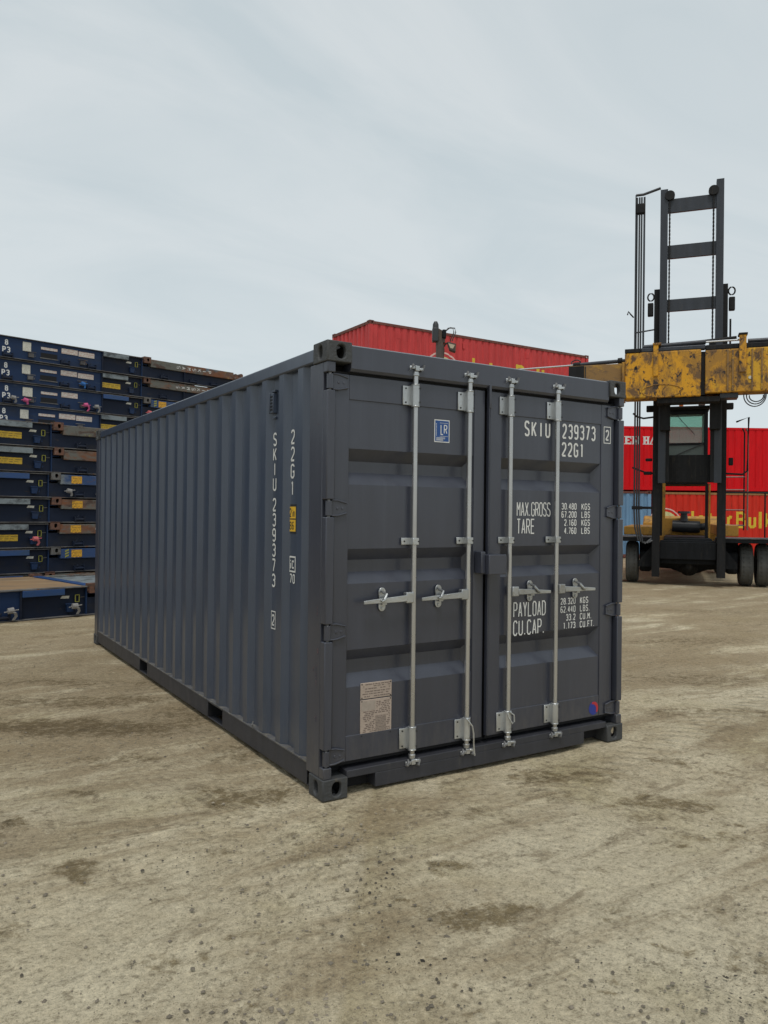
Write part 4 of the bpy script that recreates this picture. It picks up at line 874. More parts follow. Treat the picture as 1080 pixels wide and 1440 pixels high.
    return t
AZ1 = 76.5; RZ1 = R(90-AZ1)
ax1 = Vector((math.sin(R(AZ1)), math.cos(R(AZ1)), 0)); ay1 = Vector((-ax1.y, ax1.x, 0)); base1 = Vector((-0.81, 8.37, 0))
def rowpt(s, off, z): return tuple(base1+ax1*s+ay1*off+Vector((0, 0, z)))
flat_rack('single blue flat rack on the ground in front of the stacks, brown deck showing', rowpt(4.19, 0, 0), RZ1, 0.465, plate='fr_bright', post_='post_rust', cast='cast_rust', straps=((-4.05, 0.12, 'strap_white'), (-3.12, 0.12, 'strap_white')))
G2 = 'folded flat racks in the lower front stack'; G3 = 'folded flat racks in the tall rear stack'
front = [('topmost rack of the lower front stack, rusty post and long yellow label', dict(plate='fr_grey', caution=True)),
         ('second rack down in the lower front stack, rusty post fading to blue', dict(plate='fr_grey', caution=True)),
         ('third rack down in the lower front stack, grey and blue post with orange label', dict(plate='fr_bright', post_='post_blue', cast='cast_grey', orange=True, straps=((-2.55, 0.10, 'strap_white'), (-1.95, 0.06, 'strap_white')))),
         ('fourth rack down in the lower front stack, brown post with worn yellow label', dict(plate='fr_grey', orange=True)),
         ('fifth rack down in the lower front stack, salmon strap hanging beside its yellow label', dict(plate='fr_grey', caution=True, orange=True, cast='cast_rust', straps=((-3.15, 0.13, 'strap_pink_pale'), (-1.75, 0.06, 'strap_white')))),
         ('sixth rack down in the lower front stack, blue post with hazard stripes and orange label', dict(plate='fr_bright', post_='post_blue', cast='cast_grey', orange=True, hazard=True)),
         ('bottom flat rack of the lower front stack, behind the single rack on the ground', dict(plate='fr_bright', seen=False))]
H2 = 0.46
rnd = random.Random(5)
for i, (lb, kw) in enumerate(front):
    flat_rack(lb, rowpt(4.66+rnd.uniform(-0.06, 0.06)+(0.06 if i < 2 else 0), 2.74, (6-i)*H2), RZ1, H2, group=G2, **kw)
H3 = 0.4775
full = ((-5.64, -5.47, 0.205, 0.395, 'paper'), (-5.26, -4.91, 0.290, 0.345, 'paper_red'), (-4.82, -4.46, 0.275, 0.385, 'paper_red'), (-4.44, -4.08, 0.265, 0.375, 'paper_red'))
part3 = (full[0][:1]+(-5.44,)+full[0][2:], full[1], full[2])
rear = [('topmost flat rack of the tall rear stack, rusty post ending against the sky', dict(plate='fr_grey', papers=full, straps=())),
        ('second rack down in the tall rear stack, blue strap roll on its side', dict(plate='fr_grey', caution=True, papers=full, straps=((-4.35, 0.10, 'strap_blue'),))),
        ('third rack down in the tall rear stack, pink strap rolls on its side', dict(plate='fr_bright', post_='post_blue', cast='cast_grey', orange=True, hazard=True, papers=part3, straps=((-5.60, 0.08, 'pink'), (-5.85, 0.10, 'strap_white'), (-4.30, 0.10, 'pink'), (-4.05, 0.09, 'strap_white'), (-2.75, 0.10, 'strap_pink_pale')))),
        ('fourth rack down in the tall rear stack, scuffed labels just above the front stack', dict(plate='fr_grey', caution=True, papers=full))]
for i in range(11):
    if i < 4: lb, kw = rear[i]
    else: lb, kw = 'flat rack low in the tall rear stack, hidden behind the lower front stack', dict(seen=False)
    flat_rack(lb, rowpt(7.89+(rnd.uniform(-0.05, 0.05) if i else 0), 5.30+(rnd.uniform(-0.02, 0.02) if i else 0), (10-i)*H3), RZ1, H3, group=G3, **kw)

# ================================================================== painted containers behind
M['red_l'] = paint('faded_red_paint', (0.56, 0.060, 0.060), 0.5, 0.12, dirt=(0.20, 0.05, 0.04), dirt_amt=0.10, bmp=0.1)
M['red_b'] = paint('bright_red_paint', (0.64, 0.004, 0.009), 0.6, 0.10, dirt=(0.28, 0.015, 0.015), dirt_amt=0.06, bmp=0.1)
M['red_o'] = paint('orange_red_paint', (0.60, 0.030, 0.016), 0.6, 0.12, dirt=(0.30, 0.05, 0.03), dirt_amt=0.10, bmp=0.1)
M['lblue'] = paint('pale_blue_paint', (0.15, 0.29, 0.46), 0.5, 0.12, dirt=(0.08, 0.14, 0.2), dirt_amt=0.05, bmp=0.1)
for k_ in ('red_l', 'red_b', 'red_o'): M[k_].node_tree.nodes['Principled BSDF'].inputs['Specular IOR Level'].default_value = 0.2
M['rust_rail'] = paint('rusty_rail', (0.16, 0.05, 0.035), 0.7, 0.3, dirt=(0.08, 0.045, 0.03), dirt_amt=0.2, bmp=0.3)
M['rail_tan'] = paint('tan_rail', (0.30, 0.15, 0.05), 0.7, 0.2)
M['logo_yellow'] = flat('logo_yellow', (0.72, 0.50, 0.03), 0.5); M['logo_pale'] = flat('logo_pale_yellow', (0.62, 0.60, 0.30), 0.5); M['logo_ring'] = flat('logo_pale_ring', (0.75, 0.50, 0.45), 0.5)
def wrap_mesh(mb, prof_, xs):
    """cut a flat print at the corrugation folds and press it on to the panel (local x along, y depth, z up)"""
    me = bpy.data.meshes.new('t'); me.from_pydata(mb.v, [], mb.f); bm = bmesh.new(); bm.from_mesh(me); bpy.data.meshes.remove(me)
    lo = min(v.co.x for v in bm.verts); hi = max(v.co.x for v in bm.verts)
    for s, d in prof_:
        if lo < s < hi: bmesh.ops.bisect_plane(bm, geom=bm.verts[:]+bm.edges[:]+bm.faces[:], plane_co=(s, 0, 0), plane_no=(1, 0, 0))
    for v in bm.verts: v.co.y += interp(prof_, v.co.x)
    return bm
def sea_container(label, cat_, loc, rz, L, H, mat, rail, prof_args, group=None, simple=False, oplabels=()):
    t = thing('sea_container', label, cat_, loc, rz, group); W = 2.438
    pf = corr_profile(0.10, L-0.10, *prof_args); n = len(pf); NF = 0.018
    key = ('scp', L, H, prof_args)
    part('side_panel', key, lambda: MB().add([(s, NF+d, z) for z in (0.15, H-0.10) for s, d in pf], [(i, i+1, n+i+1, n+i) for i in range(n-1)]), mat, t)
    part('far_panel', key+('f',), lambda: MB().box(0.1, L-0.1, W-0.05, W-0.02, 0.15, H-0.1), mat, t)
    ef = corr_profile(0.12, W-0.12, 0.2, 0.26, 0.08, 0.05, 0.04); ne = len(ef)
    for x, s_ in ((0.02, 1), (L-0.02, -1)):
        part('end_panel', key+('e', s_), lambda: MB().add([(x+s_*d, s, z) for z in (0.14, H-0.11) for s, d in ef], [(i, i+1, ne+i+1, ne+i) for i in range(ne-1)]), mat, t)
    for y, yy in ((0.004, 0.07), (W-0.07, W-0.004)):
        part('top_rail', key+('tr', y), lambda: MB().box(0.12, L-0.12, y, yy, H-0.0999, H-0.020), rail, t)
        part('bottom_rail', key+('br', y), lambda: MB().box(0.12, L-0.12, y, yy, 0.025, 0.1499), rail, t)
        for x in (0.004, L-0.124):
            part('corner_post', key+('cp', x, y), lambda: MB().box(x, x+0.12, min(y, yy-0.12) if y > 1 else y, max(yy, y+0.12) if y < 1 else yy, 0.118, H-0.118), mat, t)
    for x in (0.004, L-0.07):
        part('end_rail', key+('et', x), lambda: MB().box(x, x+0.066, 0.13, W-0.13, H-0.1101, H-0.021), rail, t)
        part('end_rail', key+('eb', x), lambda: MB().box(x, x+0.066, 0.13, W-0.13, 0.025, 0.1399), rail, t)
    part('roof_panel', key+('ro',), lambda: MB().box(0.07, L-0.07, 0.071, W-0.071, H-0.05, H-0.035), mat, t)
    for x, sx in ((0, 1), (L, -1)):
        for y, sy in ((0, 1), (W, -1)):
            for z, sz in ((0, 1), (H, -1)):
                ck = ('cc', sx, sy, sz)
                if ck not in rack_cache: rack_cache[ck] = casting_mesh('corner_casting', sx, sy, sz); rack_cache[ck].materials.append(M['rust_rail'])
                o = part('corner_casting', ck, None, M['rust_rail'], t); o.location = (x, y, z)
    return t, pf, NF
def print_on(t, pf, NF, name, mb, mat, off=0.004):
    bm = wrap_mesh(mb, pf, None)
    for v in bm.verts: v.co.y += NF-off
    me = bpy.data.meshes.new(name); bm.to_mesh(me); bm.free(); return link(name, me, mat, t)
WID = {'I': 0.10, 'n': 0.30, 't': 0.22, 'e': 0.30, 'r': 0.24, 'B': 0.36, 'u': 0.29, 'l': 0.10, 'k': 0.30}
def interbulk(t, pf, NF, x0, zb, h, sc=1.0, cx=None, cz=None, r=0.7):
    x = x0
    for ch in 'InterBulk':
        mb = MB(); w_ = WID[ch]*sc
        if ch in 'Il': mb.add([(x, 0, zb), (x+w_, 0, zb), (x+w_, 0, zb+h), (x, 0, zb+h)], [(0, 1, 2, 3)])
        else: lettering(mb, ch, (x, 0, zb), (1, 0, 0), (0, 0, 1), h, w_, 0, 0.10*sc, (0, -1, 0))
        print_on(t, pf, NF, 'logo_letter', mb, M['logo_yellow'])
        x += w_+0.11*sc
    def disc(ra, rb, mat, off, name):
        mb = MB(); n = 40
        for i in range(n):
            a, b = 2*math.pi*i/n, 2*math.pi*(i+1)/n
            q = [(cx+ra*math.cos(a), 0, cz+ra*math.sin(a)), (cx+rb*math.cos(a), 0, cz+rb*math.sin(a)), (cx+rb*math.cos(b), 0, cz+rb*math.sin(b)), (cx+ra*math.cos(b), 0, cz+ra*math.sin(b))]
            mb.add(q if ra > 0.001 else [q[0], q[1], q[2]], [(0, 1, 2, 3) if ra > 0.001 else (0, 1, 2)])
        print_on(t, pf, NF, name, mb, mat, off)
    disc(r*0.93, r, M['logo_ring'], 0.005, 'logo_ring'); disc(0, r*0.80, M['logo_pale'], 0.005, 'logo_disc')
# left stack of three, corner towards the viewer
LP = (0.15, 0.2737, 0.155, 0.035, 0.028)
SH = 2.525
for i, lb in enumerate(('bottom red container of the red stack behind the dark grey container', 'middle red container of the red stack behind the dark grey container', 'faded red container with InterBulk logo, topmost above the dark grey container')):
    t, pf, NF = sea_container(lb, 'container', (10.14, 16.60, i*SH), 0.0, 9.50, SH, M['red_l'], M['rust_rail'], LP, group='stacked containers behind the dark grey container')
    if i == 2:
        interbulk(t, pf, NF, 4.02, 6.26-2*SH, 0.60, 1.13, 2.80, 6.16-2*SH, 0.76)
        for x in (1.02, 3.62, 6.42):
            MB().box(x, x+0.13, 0.012, 0.030, SH-0.45, SH-0.27).build('vent_cover', M['red_l'], t, bevel=0.004)
# right stack
AZ2 = 120.0; RZ2 = R(90-AZ2)
ax2 = Vector((math.sin(R(AZ2)), math.cos(R(AZ2)), 0)); ay2 = Vector((-ax2.y, ax2.x, 0)); base2 = Vector((21.6, 16.5, 0))
def rpt(s, off, z): return tuple(base2+ax2*s+ay2*off+Vector((0, 0, z)))
t, pf, NF = sea_container('pale blue corrugated container standing left of the truck mast foot', 'container', rpt(-5.05, 0, 0), RZ2, 6.058, 2.60, M['lblue'], M['rust_rail'], (0.1, 0.278, 0.10, 0.05, 0.040))
t, pf, NF = sea_container('orange red container with yellow InterBulk lettering, standing behind the lift truck', 'container', rpt(1.06, 0, 0), RZ2, 9.125, 2.58, M['red_o'], M['rail_tan'], (0.12, 0.2737, 0.19, 0.03, 0.024))
interbulk(t, pf, NF, 2.58-1.06, 1.20, 0.64, 1.03, 1.55-1.06, 1.27, 0.68)
t, pf, NF = sea_container('bright red container with white EN HA lettering, on top behind the lift truck', 'container', rpt(-2.95, 0, 2.61), RZ2, 12.19, 2.49, M['red_b'], M['red_b'], (0.12, 0.2737, 0.20, 0.025, 0.022))
def serif(ch, x, z, h, w_):
    mb = MB(); k = 0.085
    def b(x0, x1, z0, z1): mb.add([(x+x0, 0, z+z0), (x+x1, 0, z+z0), (x+x1, 0, z+z1), (x+x0, 0, z+z1)], [(0, 1, 2, 3)])
    s = 0.028
    if ch == 'E': b(0.04, 0.04+k, s, h-s); b(0.04+k, w_, h-0.06, h); b(0.04+k, w_, 0, 0.06); b(0.04+k, w_-0.07, h/2-0.025, h/2+0.025); b(w_-s, w_, h-0.11, h-0.06); b(w_-s, w_, 0.06, 0.11); b(0, 0.04+k, 0, s); b(0, 0.04+k, h-s, h)
    if ch in 'NH':
        b(0.03, 0.03+k*0.9, s, h-s); b(w_-0.03-k*0.9, w_-0.03, s, h-s)
        for a in (0, w_-k*0.9-0.06): b(a, a+k*0.9+0.06, 0, s); b(a, a+k*0.9+0.06, h-s, h)
        if ch == 'H': b(0.03+k*0.9, w_-0.03-k*0.9, h/2-0.025, h/2+0.03)
        else: mb.add([(x+0.03+k*0.9, 0, z+h-s), (x+0.03+k*0.9, 0, z+h-0.13), (x+w_-0.03-k*0.9, 0, z+s), (x+w_-0.03-k*0.9, 0, z+0.13)], [(0, 1, 2, 3)])
    if ch == 'A':
        mb.add([(x+0.02, 0, z+s), (x+0.07, 0, z+s), (x+w_/2, 0, z+h*0.8), (x+w_/2-0.02, 0, z+h)], [(0, 1, 2, 3)])
        mb.add([(x+w_/2-0.02, 0, z+h), (x+w_/2, 0, z+h*0.8), (x+w_-0.13, 0, z+s), (x+w_-0.03, 0, z+s)], [(0, 1, 2, 3)])
        b(0, 0.12, 0, s); b(w_-0.16, w_, 0, s); mb.add([(x+0.12, 0, z+0.09), (x+w_-0.12, 0, z+0.09), (x+w_-0.14, 0, z+0.135), (x+0.14, 0, z+0.135)], [(0, 1, 2, 3)])
    return mb
for ch, s_, w_ in (('E', -0.07, 0.28), ('N', 0.23, 0.30), ('H', 0.66, 0.27), ('A', 0.92, 0.30)):
    print_on(t, pf, NF, 'company_lettering', serif(ch, s_+2.95, 4.385-2.61, 0.31, w_), M['white'], 0.004)

# ================================================================== container lift truck on the right
AZ3 = 142.0; RZ3 = R(90-AZ3)
M['mast'] = paint('mast_steel', (0.026, 0.031, 0.042), 0.42, 0.2, dirt=(0.05, 0.045, 0.04), dirt_amt=0.1, bmp=0.15)
M['mast_low'] = paint('greasy_mast_steel', (0.011, 0.011, 0.012), 0.6, 0.3, dirt=(0.045, 0.035, 0.025), dirt_amt=0.16, bmp=0.25, spec=0.25)
M['chassis'] = paint('truck_black', (0.008, 0.009, 0.011), 0.7, 0.3, dirt=(0.030, 0.027, 0.023), dirt_amt=0.12, bmp=0.3, spec=0.2)
M['truck_yellow'] = weathered('truck_yellow', (0.44, 0.22, 0.03), [((0.20, 0.11, 0.03), .48, .6, 1.5), ((0.06, 0.04, 0.03), .60, .68, 4)], 1.5, (1, 1, 1), 0.7, 0.3)
M['spreader'] = weathered('weathered_spreader_yellow', (0.66, 0.31, 0.010), [((0.34, 0.170, 0.024), .46, .58, 0.55), ((0.15, 0.080, 0.03), .50, .60, 1.6), ((0.62, 0.34, 0.02), .58, .64, 0.9), ((0.10, 0.055, 0.025), .54, .62, 3.0), ((0.030, 0.020, 0.016), .575, .61, 4.5)], 1.3, (1.5, 1, 1.0), 0.7, 0.5)
M['spreader_dark'] = weathered('grimy_spreader_yellow', (0.25, 0.14, 0.045), [((0.09, 0.06, 0.045), .48, .60, 1.2), ((0.42, 0.23, 0.03), .56, .63, 2.5)], 1.3, (0.8, 1, 1.7), 0.7, 0.5)
M['tyre'] = paint('worn_tyre', (0.085, 0.085, 0.080), 0.85, 0.2, dirt=(0.10, 0.09, 0.075), dirt_amt=0.2, bmp=0.3, bscale=60)
M['tube_steel'] = paint('handrail_steel', (0.22, 0.14, 0.12), 0.5, 0.2, streak=False)
M['chrome'] = paint('chrome_rod', (0.70, 0.70, 0.70), 0.2, 0.03, metal=0.8, bmp=0)
M['hose'] = flat('hydraulic_hose', (0.03, 0.032, 0.036), 0.45)
M['beacon'] = flat('amber_beacon', (0.60, 0.13, 0.01), 0.3)
def glass_mat():
    m, nt, b = new_mat('cab_glass')
    b.inputs['Base Color'].default_value = (0.60, 0.86, 0.78, 1); b.inputs['Roughness'].default_value = 0.03
    b.inputs['Transmission Weight'].default_value = 0.0; b.inputs['Alpha'].default_value = 0.22
    tr = N(nt, 'ShaderNodeBsdfTransparent'); tr.inputs[0].default_value = (0.80, 0.97, 0.91, 1)
    gl = N(nt, 'ShaderNodeBsdfGlossy', inp={'Roughness': 0.05}); fr = N(nt, 'ShaderNodeFresnel', inp={0: 1.5})
    df = N(nt, 'ShaderNodeBsdfDiffuse'); df.inputs[0].default_value = (0.45, 0.62, 0.56, 1)  # pale diffuse share brightens the cab view in place of light inside
    m1 = N(nt, 'ShaderNodeMixShader', inp={0: 0.22}); nt.links.new(tr.outputs[0], m1.inputs[1]); nt.links.new(df.outputs[0], m1.inputs[2])
    m2 = N(nt, 'ShaderNodeMixShader'); nt.links.new(fr.outputs[0], m2.inputs[0]); nt.links.new(m1.outputs[0], m2.inputs[1]); nt.links.new(gl.outputs[0], m2.inputs[2])
    nt.links.new(m2.outputs[0], nt.nodes['Material Output'].inputs[0]); return m
M['glass'] = glass_mat()
for k_ in ('fr_blue', 'fr_dark', 'inside', 'rubber_gap'):
    M[k_].node_tree.nodes['Principled BSDF'].inputs['Specular IOR Level'].default_value = 0.25
T = thing('lift_truck', 'black masted container lift truck with a weathered yellow spreader beam raised', 'lift truck', (13.08, 8.18, 0), RZ3)
def tp(name, mb, mat='mast', bevel=0.0, smooth=False, **k): return mb.build(name, M[mat], T, bevel=bevel, smooth=smooth, **k)
B = lambda *a: MB().box(*a)
def hbeam(x0, x1, y0, y1, z0, z1, open_):
    """channel section rail, open towards open_ (+1/-1 in x)"""
    mb = MB(); t_ = 0.03
    if open_ > 0: mb.box(x0, x0+t_, y0, y1, z0, z1); mb.box(x0+t_, x1, y0, y0+t_, z0, z1); mb.box(x0+t_, x1, y1-t_, y1, z0, z1)
    else: mb.box(x1-t_, x1, y0, y1, z0, z1); mb.box(x0, x1-t_, y0, y0+t_, z0, z1); mb.box(x0, x1-t_, y1-t_, y1, z0, z1)
    return mb
# outer and raised inner mast rails
tp('outer_mast_rail', hbeam(-0.14, 0.035, 0.02, 0.22, 0.20, 6.97, 1), 'mast_low'); tp('outer_mast_rail', hbeam(1.275, 1.455, 0.02, 0.22, 0.22, 6.97, -1), 'mast_low')
tp('inner_mast_rail', hbeam(-0.018, 0.145, 0.0, 0.019, 2.40, 9.24, 1).box(-0.018, 0.145, -0.15, 0.0, 2.40, 9.24)); tp('inner_mast_rail', MB().box(1.185, 1.345, -0.15, 0.019, 2.40, 9.33))
tp('carriage_rail', B(0.146, 0.225, -0.16, 0.0, 2.42, 5.4), 'mast_low'); tp('carriage_rail', B(1.105, 1.184, -0.16, 0.0, 2.42, 5.4), 'mast_low')
for z0, z1 in ((8.69, 9.01), (7.62, 7.93), (6.39, 6.67)): tp('mast_crossbar', B(0.1455, 1.1845, -0.12, -0.05, z0, z1), bevel=0.006)
tp('mast_crosshead', B(0.036, 1.274, 0.05, 0.20, 2.42, 3.06), 'mast_low', bevel=0.01)
tp('mast_crosshead', B(0.036, 1.274, 0.10, 0.21, 0.62, 1.02), 'chassis', bevel=0.01)
for x in (0.185, 1.125):
    mb = MB(); z = 5.5; i = 0
    while z < 8.95:
        a = 0.020 if i % 2 else 0.015
        mb.box(x-a, x+a, -0.16, -0.12, z, z+0.044); z += 0.045; i += 1
    tp('lift_chain', mb, 'mast_low', kind='stuff')
    tp('chain_pulley', MB().tube([(x, -0.19, 9.08), (x, -0.08, 9.08)], 0.11, 16), 'mast_low', smooth=True)
    tp('chain_anchor', B(x-0.07, x+0.07, -0.18, -0.09, 5.42, 5.62), 'mast_low', bevel=0.01)
for x, s_ in ((-0.155, -1), (1.475, 1)):
    pts = [(x+s_*0.06+0.07*math.cos(a), 0.05, 6.80+0.09*math.sin(a)) for a in [2*math.pi*i/14 for i in range(15)]]
    tp('hose_guide', MB().tube(pts, 0.018, 8, cap=False), 'mast_low', smooth=True)
    tp('hose_guide_block', B(min(x, x+s_*0.13), max(x, x+s_*0.13), 0.0, 0.12, 6.35, 6.66), 'mast_low', bevel=0.02)
tp('mast_stub', B(1.49, 1.53, 0.0, 0.04, 5.4, 6.15), 'mast_low')
# hose bundle on the left with its top bracket
xs_h = (-0.545, -0.490, -0.440, -0.392)
for i, x in enumerate(xs_h):
    low = [(x, 0.05, z) for z in (9.2, 7.5, 6.0, 4.0, 2.6, 1.75)]+[(x+0.02, 0.03, 1.35), (x+0.10, 0.0, 1.05-0.03*i), (x+0.26, 0.0, 0.98+0.02*i), (x+0.40, 0.1, 1.10)]
    if i < 3: tp('hose', MB().tube(low, 0.020, 8), 'hose', smooth=True)
    else: tp('hose_rail', B(x-0.01, x+0.035, 0.04, 0.07, 5.2, 9.2), 'mast')
tp('hose_rail', B(-0.585, -0.560, 0.02, 0.08, 5.2, 9.26), 'mast')
tp('hose_sheave', B(-0.585, -0.36, 0.0, 0.12, 8.80, 9.05), 'mast_low', bevel=0.03)
tp('top_stay', MB().tube([(-0.57, 0.05, 9.26), (-0.40, 0.05, 9.26), (-0.02, 0.05, 9.36)], 0.032, 8), 'mast')
tp('side_stay', MB().tube([(-0.58, 0.05, 5.98), (-0.14, 0.05, 6.03)], 0.018, 8), 'mast')
tp('hook', MB().tube([(-0.60, 0.04, 6.35), (-0.66, 0.04, 6.42), (-0.72, 0.04, 6.50), (-0.74, 0.04, 6.42)], 0.018, 6), 'mast_low')
tp('hose_clamp', B(-0.60, -0.36, 0.01, 0.10, 1.78, 1.86), 'mast_low'); tp('hose_clamp_arm', B(-0.36, -0.141, 0.04, 0.08, 1.79, 1.85), 'mast_low')
# spreader carriage and beam
SP = B(-0.74, 0.862, -1.0, -0.45, 4.27, 5.30).build('spreader', M['spreader'], T, bevel=0.025)
def sp(name, mb, mat='spreader', bevel=0.0, smooth=False, **k): return mb.build(name, M[mat], SP, bevel=bevel, smooth=smooth, **k)
sp('beam_section', B(0.945, 2.30, -0.99, -0.44, 4.33, 5.27), 'spreader', 0.02)
sp('beam_section', B(2.31, 4.9, -0.94, -0.49, 4.42, 5.22), 'spreader_dark', 0.02)
sp('beam_gap', B(0.8625, 0.9445, -0.93, -0.48, 4.30, 5.25), 'mast_low')
sp('end_collar', B(-0.80, -0.741, -1.03, -0.42, 4.25, 5.10), 'spreader', 0.01)
sp('telescopic_arm', B(-1.98, -0.801, -0.92, -0.55, 4.60, 5.09), 'spreader_dark', 0.015); sp('arm_cover', B(-1.99, -1.64, -0.935, -0.921, 4.62, 5.08), 'mast_low', 0.004)
sp('telescopic_arm', B(-3.75, -1.981, -0.88, -0.58, 4.45, 4.84), 'spreader_dark', 0.015)
sp('arm_end', B(-3.95, -3.751, -1.0, 1.4, 4.30, 4.90), 'spreader_dark', 0.02)
sp('arm_strap', B(-1.62, -1.60, -0.935, -0.921, 4.6, 5.06), 'black'); 
sp('cylinder_rod', MB().tube([(-3.62, -0.80, 5.085), (-1.85, -0.80, 5.13)], 0.020, 10), 'chrome', smooth=True)
sp('rod_lug', B(-3.72, -3.60, -0.86, -0.74, 4.841, 5.13), 'spreader_dark')
sp('cylinder', MB().tube([(-1.85, -0.80, 5.13), (-0.90, -0.80, 5.165), (-0.74, -0.80, 5.17)], 0.044, 14), 'mast', smooth=True)
sp('cylinder_end', MB().tube([(-1.90, -0.80, 5.13), (-1.74, -0.80, 5.136)], 0.062, 12), 'mast_low', smooth=True); sp('cylinder_end', MB().tube([(-0.90, -0.80, 5.165), (-0.80, -0.80, 5.17)], 0.075, 12), 'mast_low', smooth=True)
sp('hose_coil', MB().tube([(-1.85+0.10*math.cos(a)*(1+0.2*math.sin(3*a)), -0.72-0.03*math.sin(2*a), 5.19+0.075*math.sin(a)) for a in [i*0.6 for i in range(22)]], 0.014, 6), 'hose', smooth=True)
sp('top_plate', B(-0.74, -0.40, -1.01, -0.44, 5.3005, 5.39), 'mast_low', 0.01)
sp('top_rail', B(-0.40, 0.95, -0.98, -0.80, 5.3008, 5.40), 'mast', 0.02); sp('top_rail', B(0.95, 2.3, -0.98, -0.80, 5.2705, 5.385), 'mast_low', 0.02)
sp('top_cylinder', MB().tube([(-0.36, -0.88, 5.43), (0.95, -0.88, 5.47), (0.96, -0.88, 5.47)], [0.052, 0.052, 0.03], 12), 'mast', smooth=True)
sp('top_cylinder_rod', MB().tube([(0.95, -0.88, 5.47), (1.66, -0.88, 5.475)], 0.022, 10), 'chrome', smooth=True)
sp('top_bar', MB().tube([(0.0, -0.55, 5.50), (1.60, -0.55, 5.60)], 0.035, 8), 'mast_low'); sp('top_bar', MB().tube([(1.80, -0.88, 5.44), (3.2, -0.88, 5.44)], 0.045, 8), 'mast')
for x, zt in ((-0.13, 5.44), (1.62, 5.55)):
    sp('clamp_bracket', B(x, x+0.105 if x < 0 else x+0.14, -1.035, -1.001, 4.75, zt), 'spreader', 0.006); sp('clamp_cap', B(x-0.015, x+0.165, -1.05, -0.78, zt, zt+0.045), 'mast_low' if x > 0 else 'spreader', 0.008)
for x in (1.38, 1.48, 1.86, 2.05): sp('beam_rib', B(x, x+0.035, -1.012, -0.9905, 4.36, 5.24), 'spreader_dark', 0.004)
for x, z in ((-0.50, 4.95), (1.84, 4.63)): sp('beam_hole', MB().tube([(x, -1.004, z), (x, -0.98, z)], 0.035, 14), 'inside' if x < 0 else 'paper')
pts = [(0.05+0.42*math.cos(a), 4.42+0.14*math.sin(a)) for a in [R(-170)+R(340)*i/26 for i in range(27)]]
sp('weld_ring', MB().tube([(a, -1.003, b) for a, b in pts], 0.010, 6), 'spreader', smooth=True)
sp('under_rail', B(-0.05, 1.25, -0.92, -0.50, 4.15, 4.2695), 'mast_low', 0.008); sp('under_rail', B(1.25, 1.62, -0.90, -0.50, 4.22, 4.328), 'mast', 0.008)
sp('carriage_plate', B(0.0, 1.33, -0.449, -0.17, 4.35, 5.35), 'mast_low', 0.01)
sp('carriage_hanger', B(0.02, 0.24, -0.44, -0.17, 3.6, 4.349), 'mast_low'); sp('carriage_hanger', B(1.08, 1.30, -0.44, -0.17, 3.6, 4.349), 'mast_low')
for k_ in range(3):
    c0 = (1.95+0.02*k_, -0.85+0.06*k_)
    sp('hanging_hose', MB().tube([(c0[0]+(0.22-0.04*k_)*math.cos(a), c0[1], 4.26+(0.24-0.06*k_)*math.sin(a)*1.0) for a in [R(170)+R(200)*i/16 for i in range(17)]], 0.013, 6), 'hose', smooth=True)
# cab
CB = MB()
CB.box(-0.06, 0.02, 1.95, 2.05, 2.55, 4.35); CB.box(1.06, 1.15, 1.95, 2.05, 2.55, 4.35); CB.box(-0.06, 0.02, 3.25, 3.35, 2.55, 4.35); CB.box(1.06, 1.15, 3.25, 3.35, 2.55, 4.35)
CB.box(-0.02, 1.06, 1.96, 2.04, 2.55, 2.72); CB.box(0.02, 1.06, 1.96, 2.04, 4.24, 4.35); CB.box(-0.06, 1.15, 1.95, 3.35, 2.45, 2.55); CB.box(0.02, 1.06, 1.975, 2.02, 3.06, 3.14)
CAB = CB.build('cab', M['chassis'], T, bevel=0.012)
def cb(name, mb, mat='chassis', bevel=0.0, smooth=False, **k): return mb.build(name, M[mat], CAB, bevel=bevel, smooth=smooth, **k)
cb('cab_roof', B(-0.10, 1.19, 1.90, 3.40, 4.3505, 4.43), 'chassis', 0.03)
M['low_glass'] = flat('grimy_lower_glass', (0.085, 0.11, 0.10), 0.25)
cb('windscreen', B(0.021, 1.059, 1.990, 1.998, 3.5105, 4.239), 'glass'); cb('windscreen_bar', B(0.021, 1.059, 1.972, 2.02, 3.45, 3.51), 'chassis'); cb('lower_windscreen', B(0.021, 1.059, 1.990, 1.998, 3.1405, 3.4495), 'low_glass'); cb('lower_windscreen', B(0.021, 1.059, 1.990, 1.998, 2.7205, 3.0595), 'glass')
cb('rear_window', B(0.021, 1.059, 3.29, 3.298, 3.15, 4.34), 'glass')
cb('side_window', B(-0.03, -0.022, 2.051, 3.249, 3.1, 4.34), 'glass'); cb('side_window', B(1.10, 1.108, 2.051, 3.249, 3.1, 4.34), 'glass')
cb('cab_wall', B(-0.04, -0.01, 2.051, 3.249, 2.5505, 3.0995), 'chassis'); cb('cab_wall', B(1.09, 1.13, 2.051, 3.249, 2.5505, 3.0995), 'chassis'); cb('cab_wall', B(0.021, 1.059, 3.27, 3.33, 2.5505, 3.1495), 'chassis')
cb('seat', MB().box(0.35, 0.80, 2.75, 3.15, 2.85, 2.98).box(0.37, 0.78, 3.08, 3.2, 2.985, 3.60), 'hose', 0.04)
cb('dashboard', B(0.08, 1.0, 2.06, 2.30, 2.95, 3.12), 'hose', 0.03)
cb('steering_wheel', MB().tube([(0.60+0.22*math.cos(a), 2.42+0.15*math.sin(a), 3.42+0.12*math.sin(a)) for a in [2*math.pi*i/20 for i in range(21)]], 0.016, 8, cap=False).tube([(0.60, 2.42, 3.42), (0.60, 2.30, 3.10)], 0.025, 8), 'hose', smooth=True)
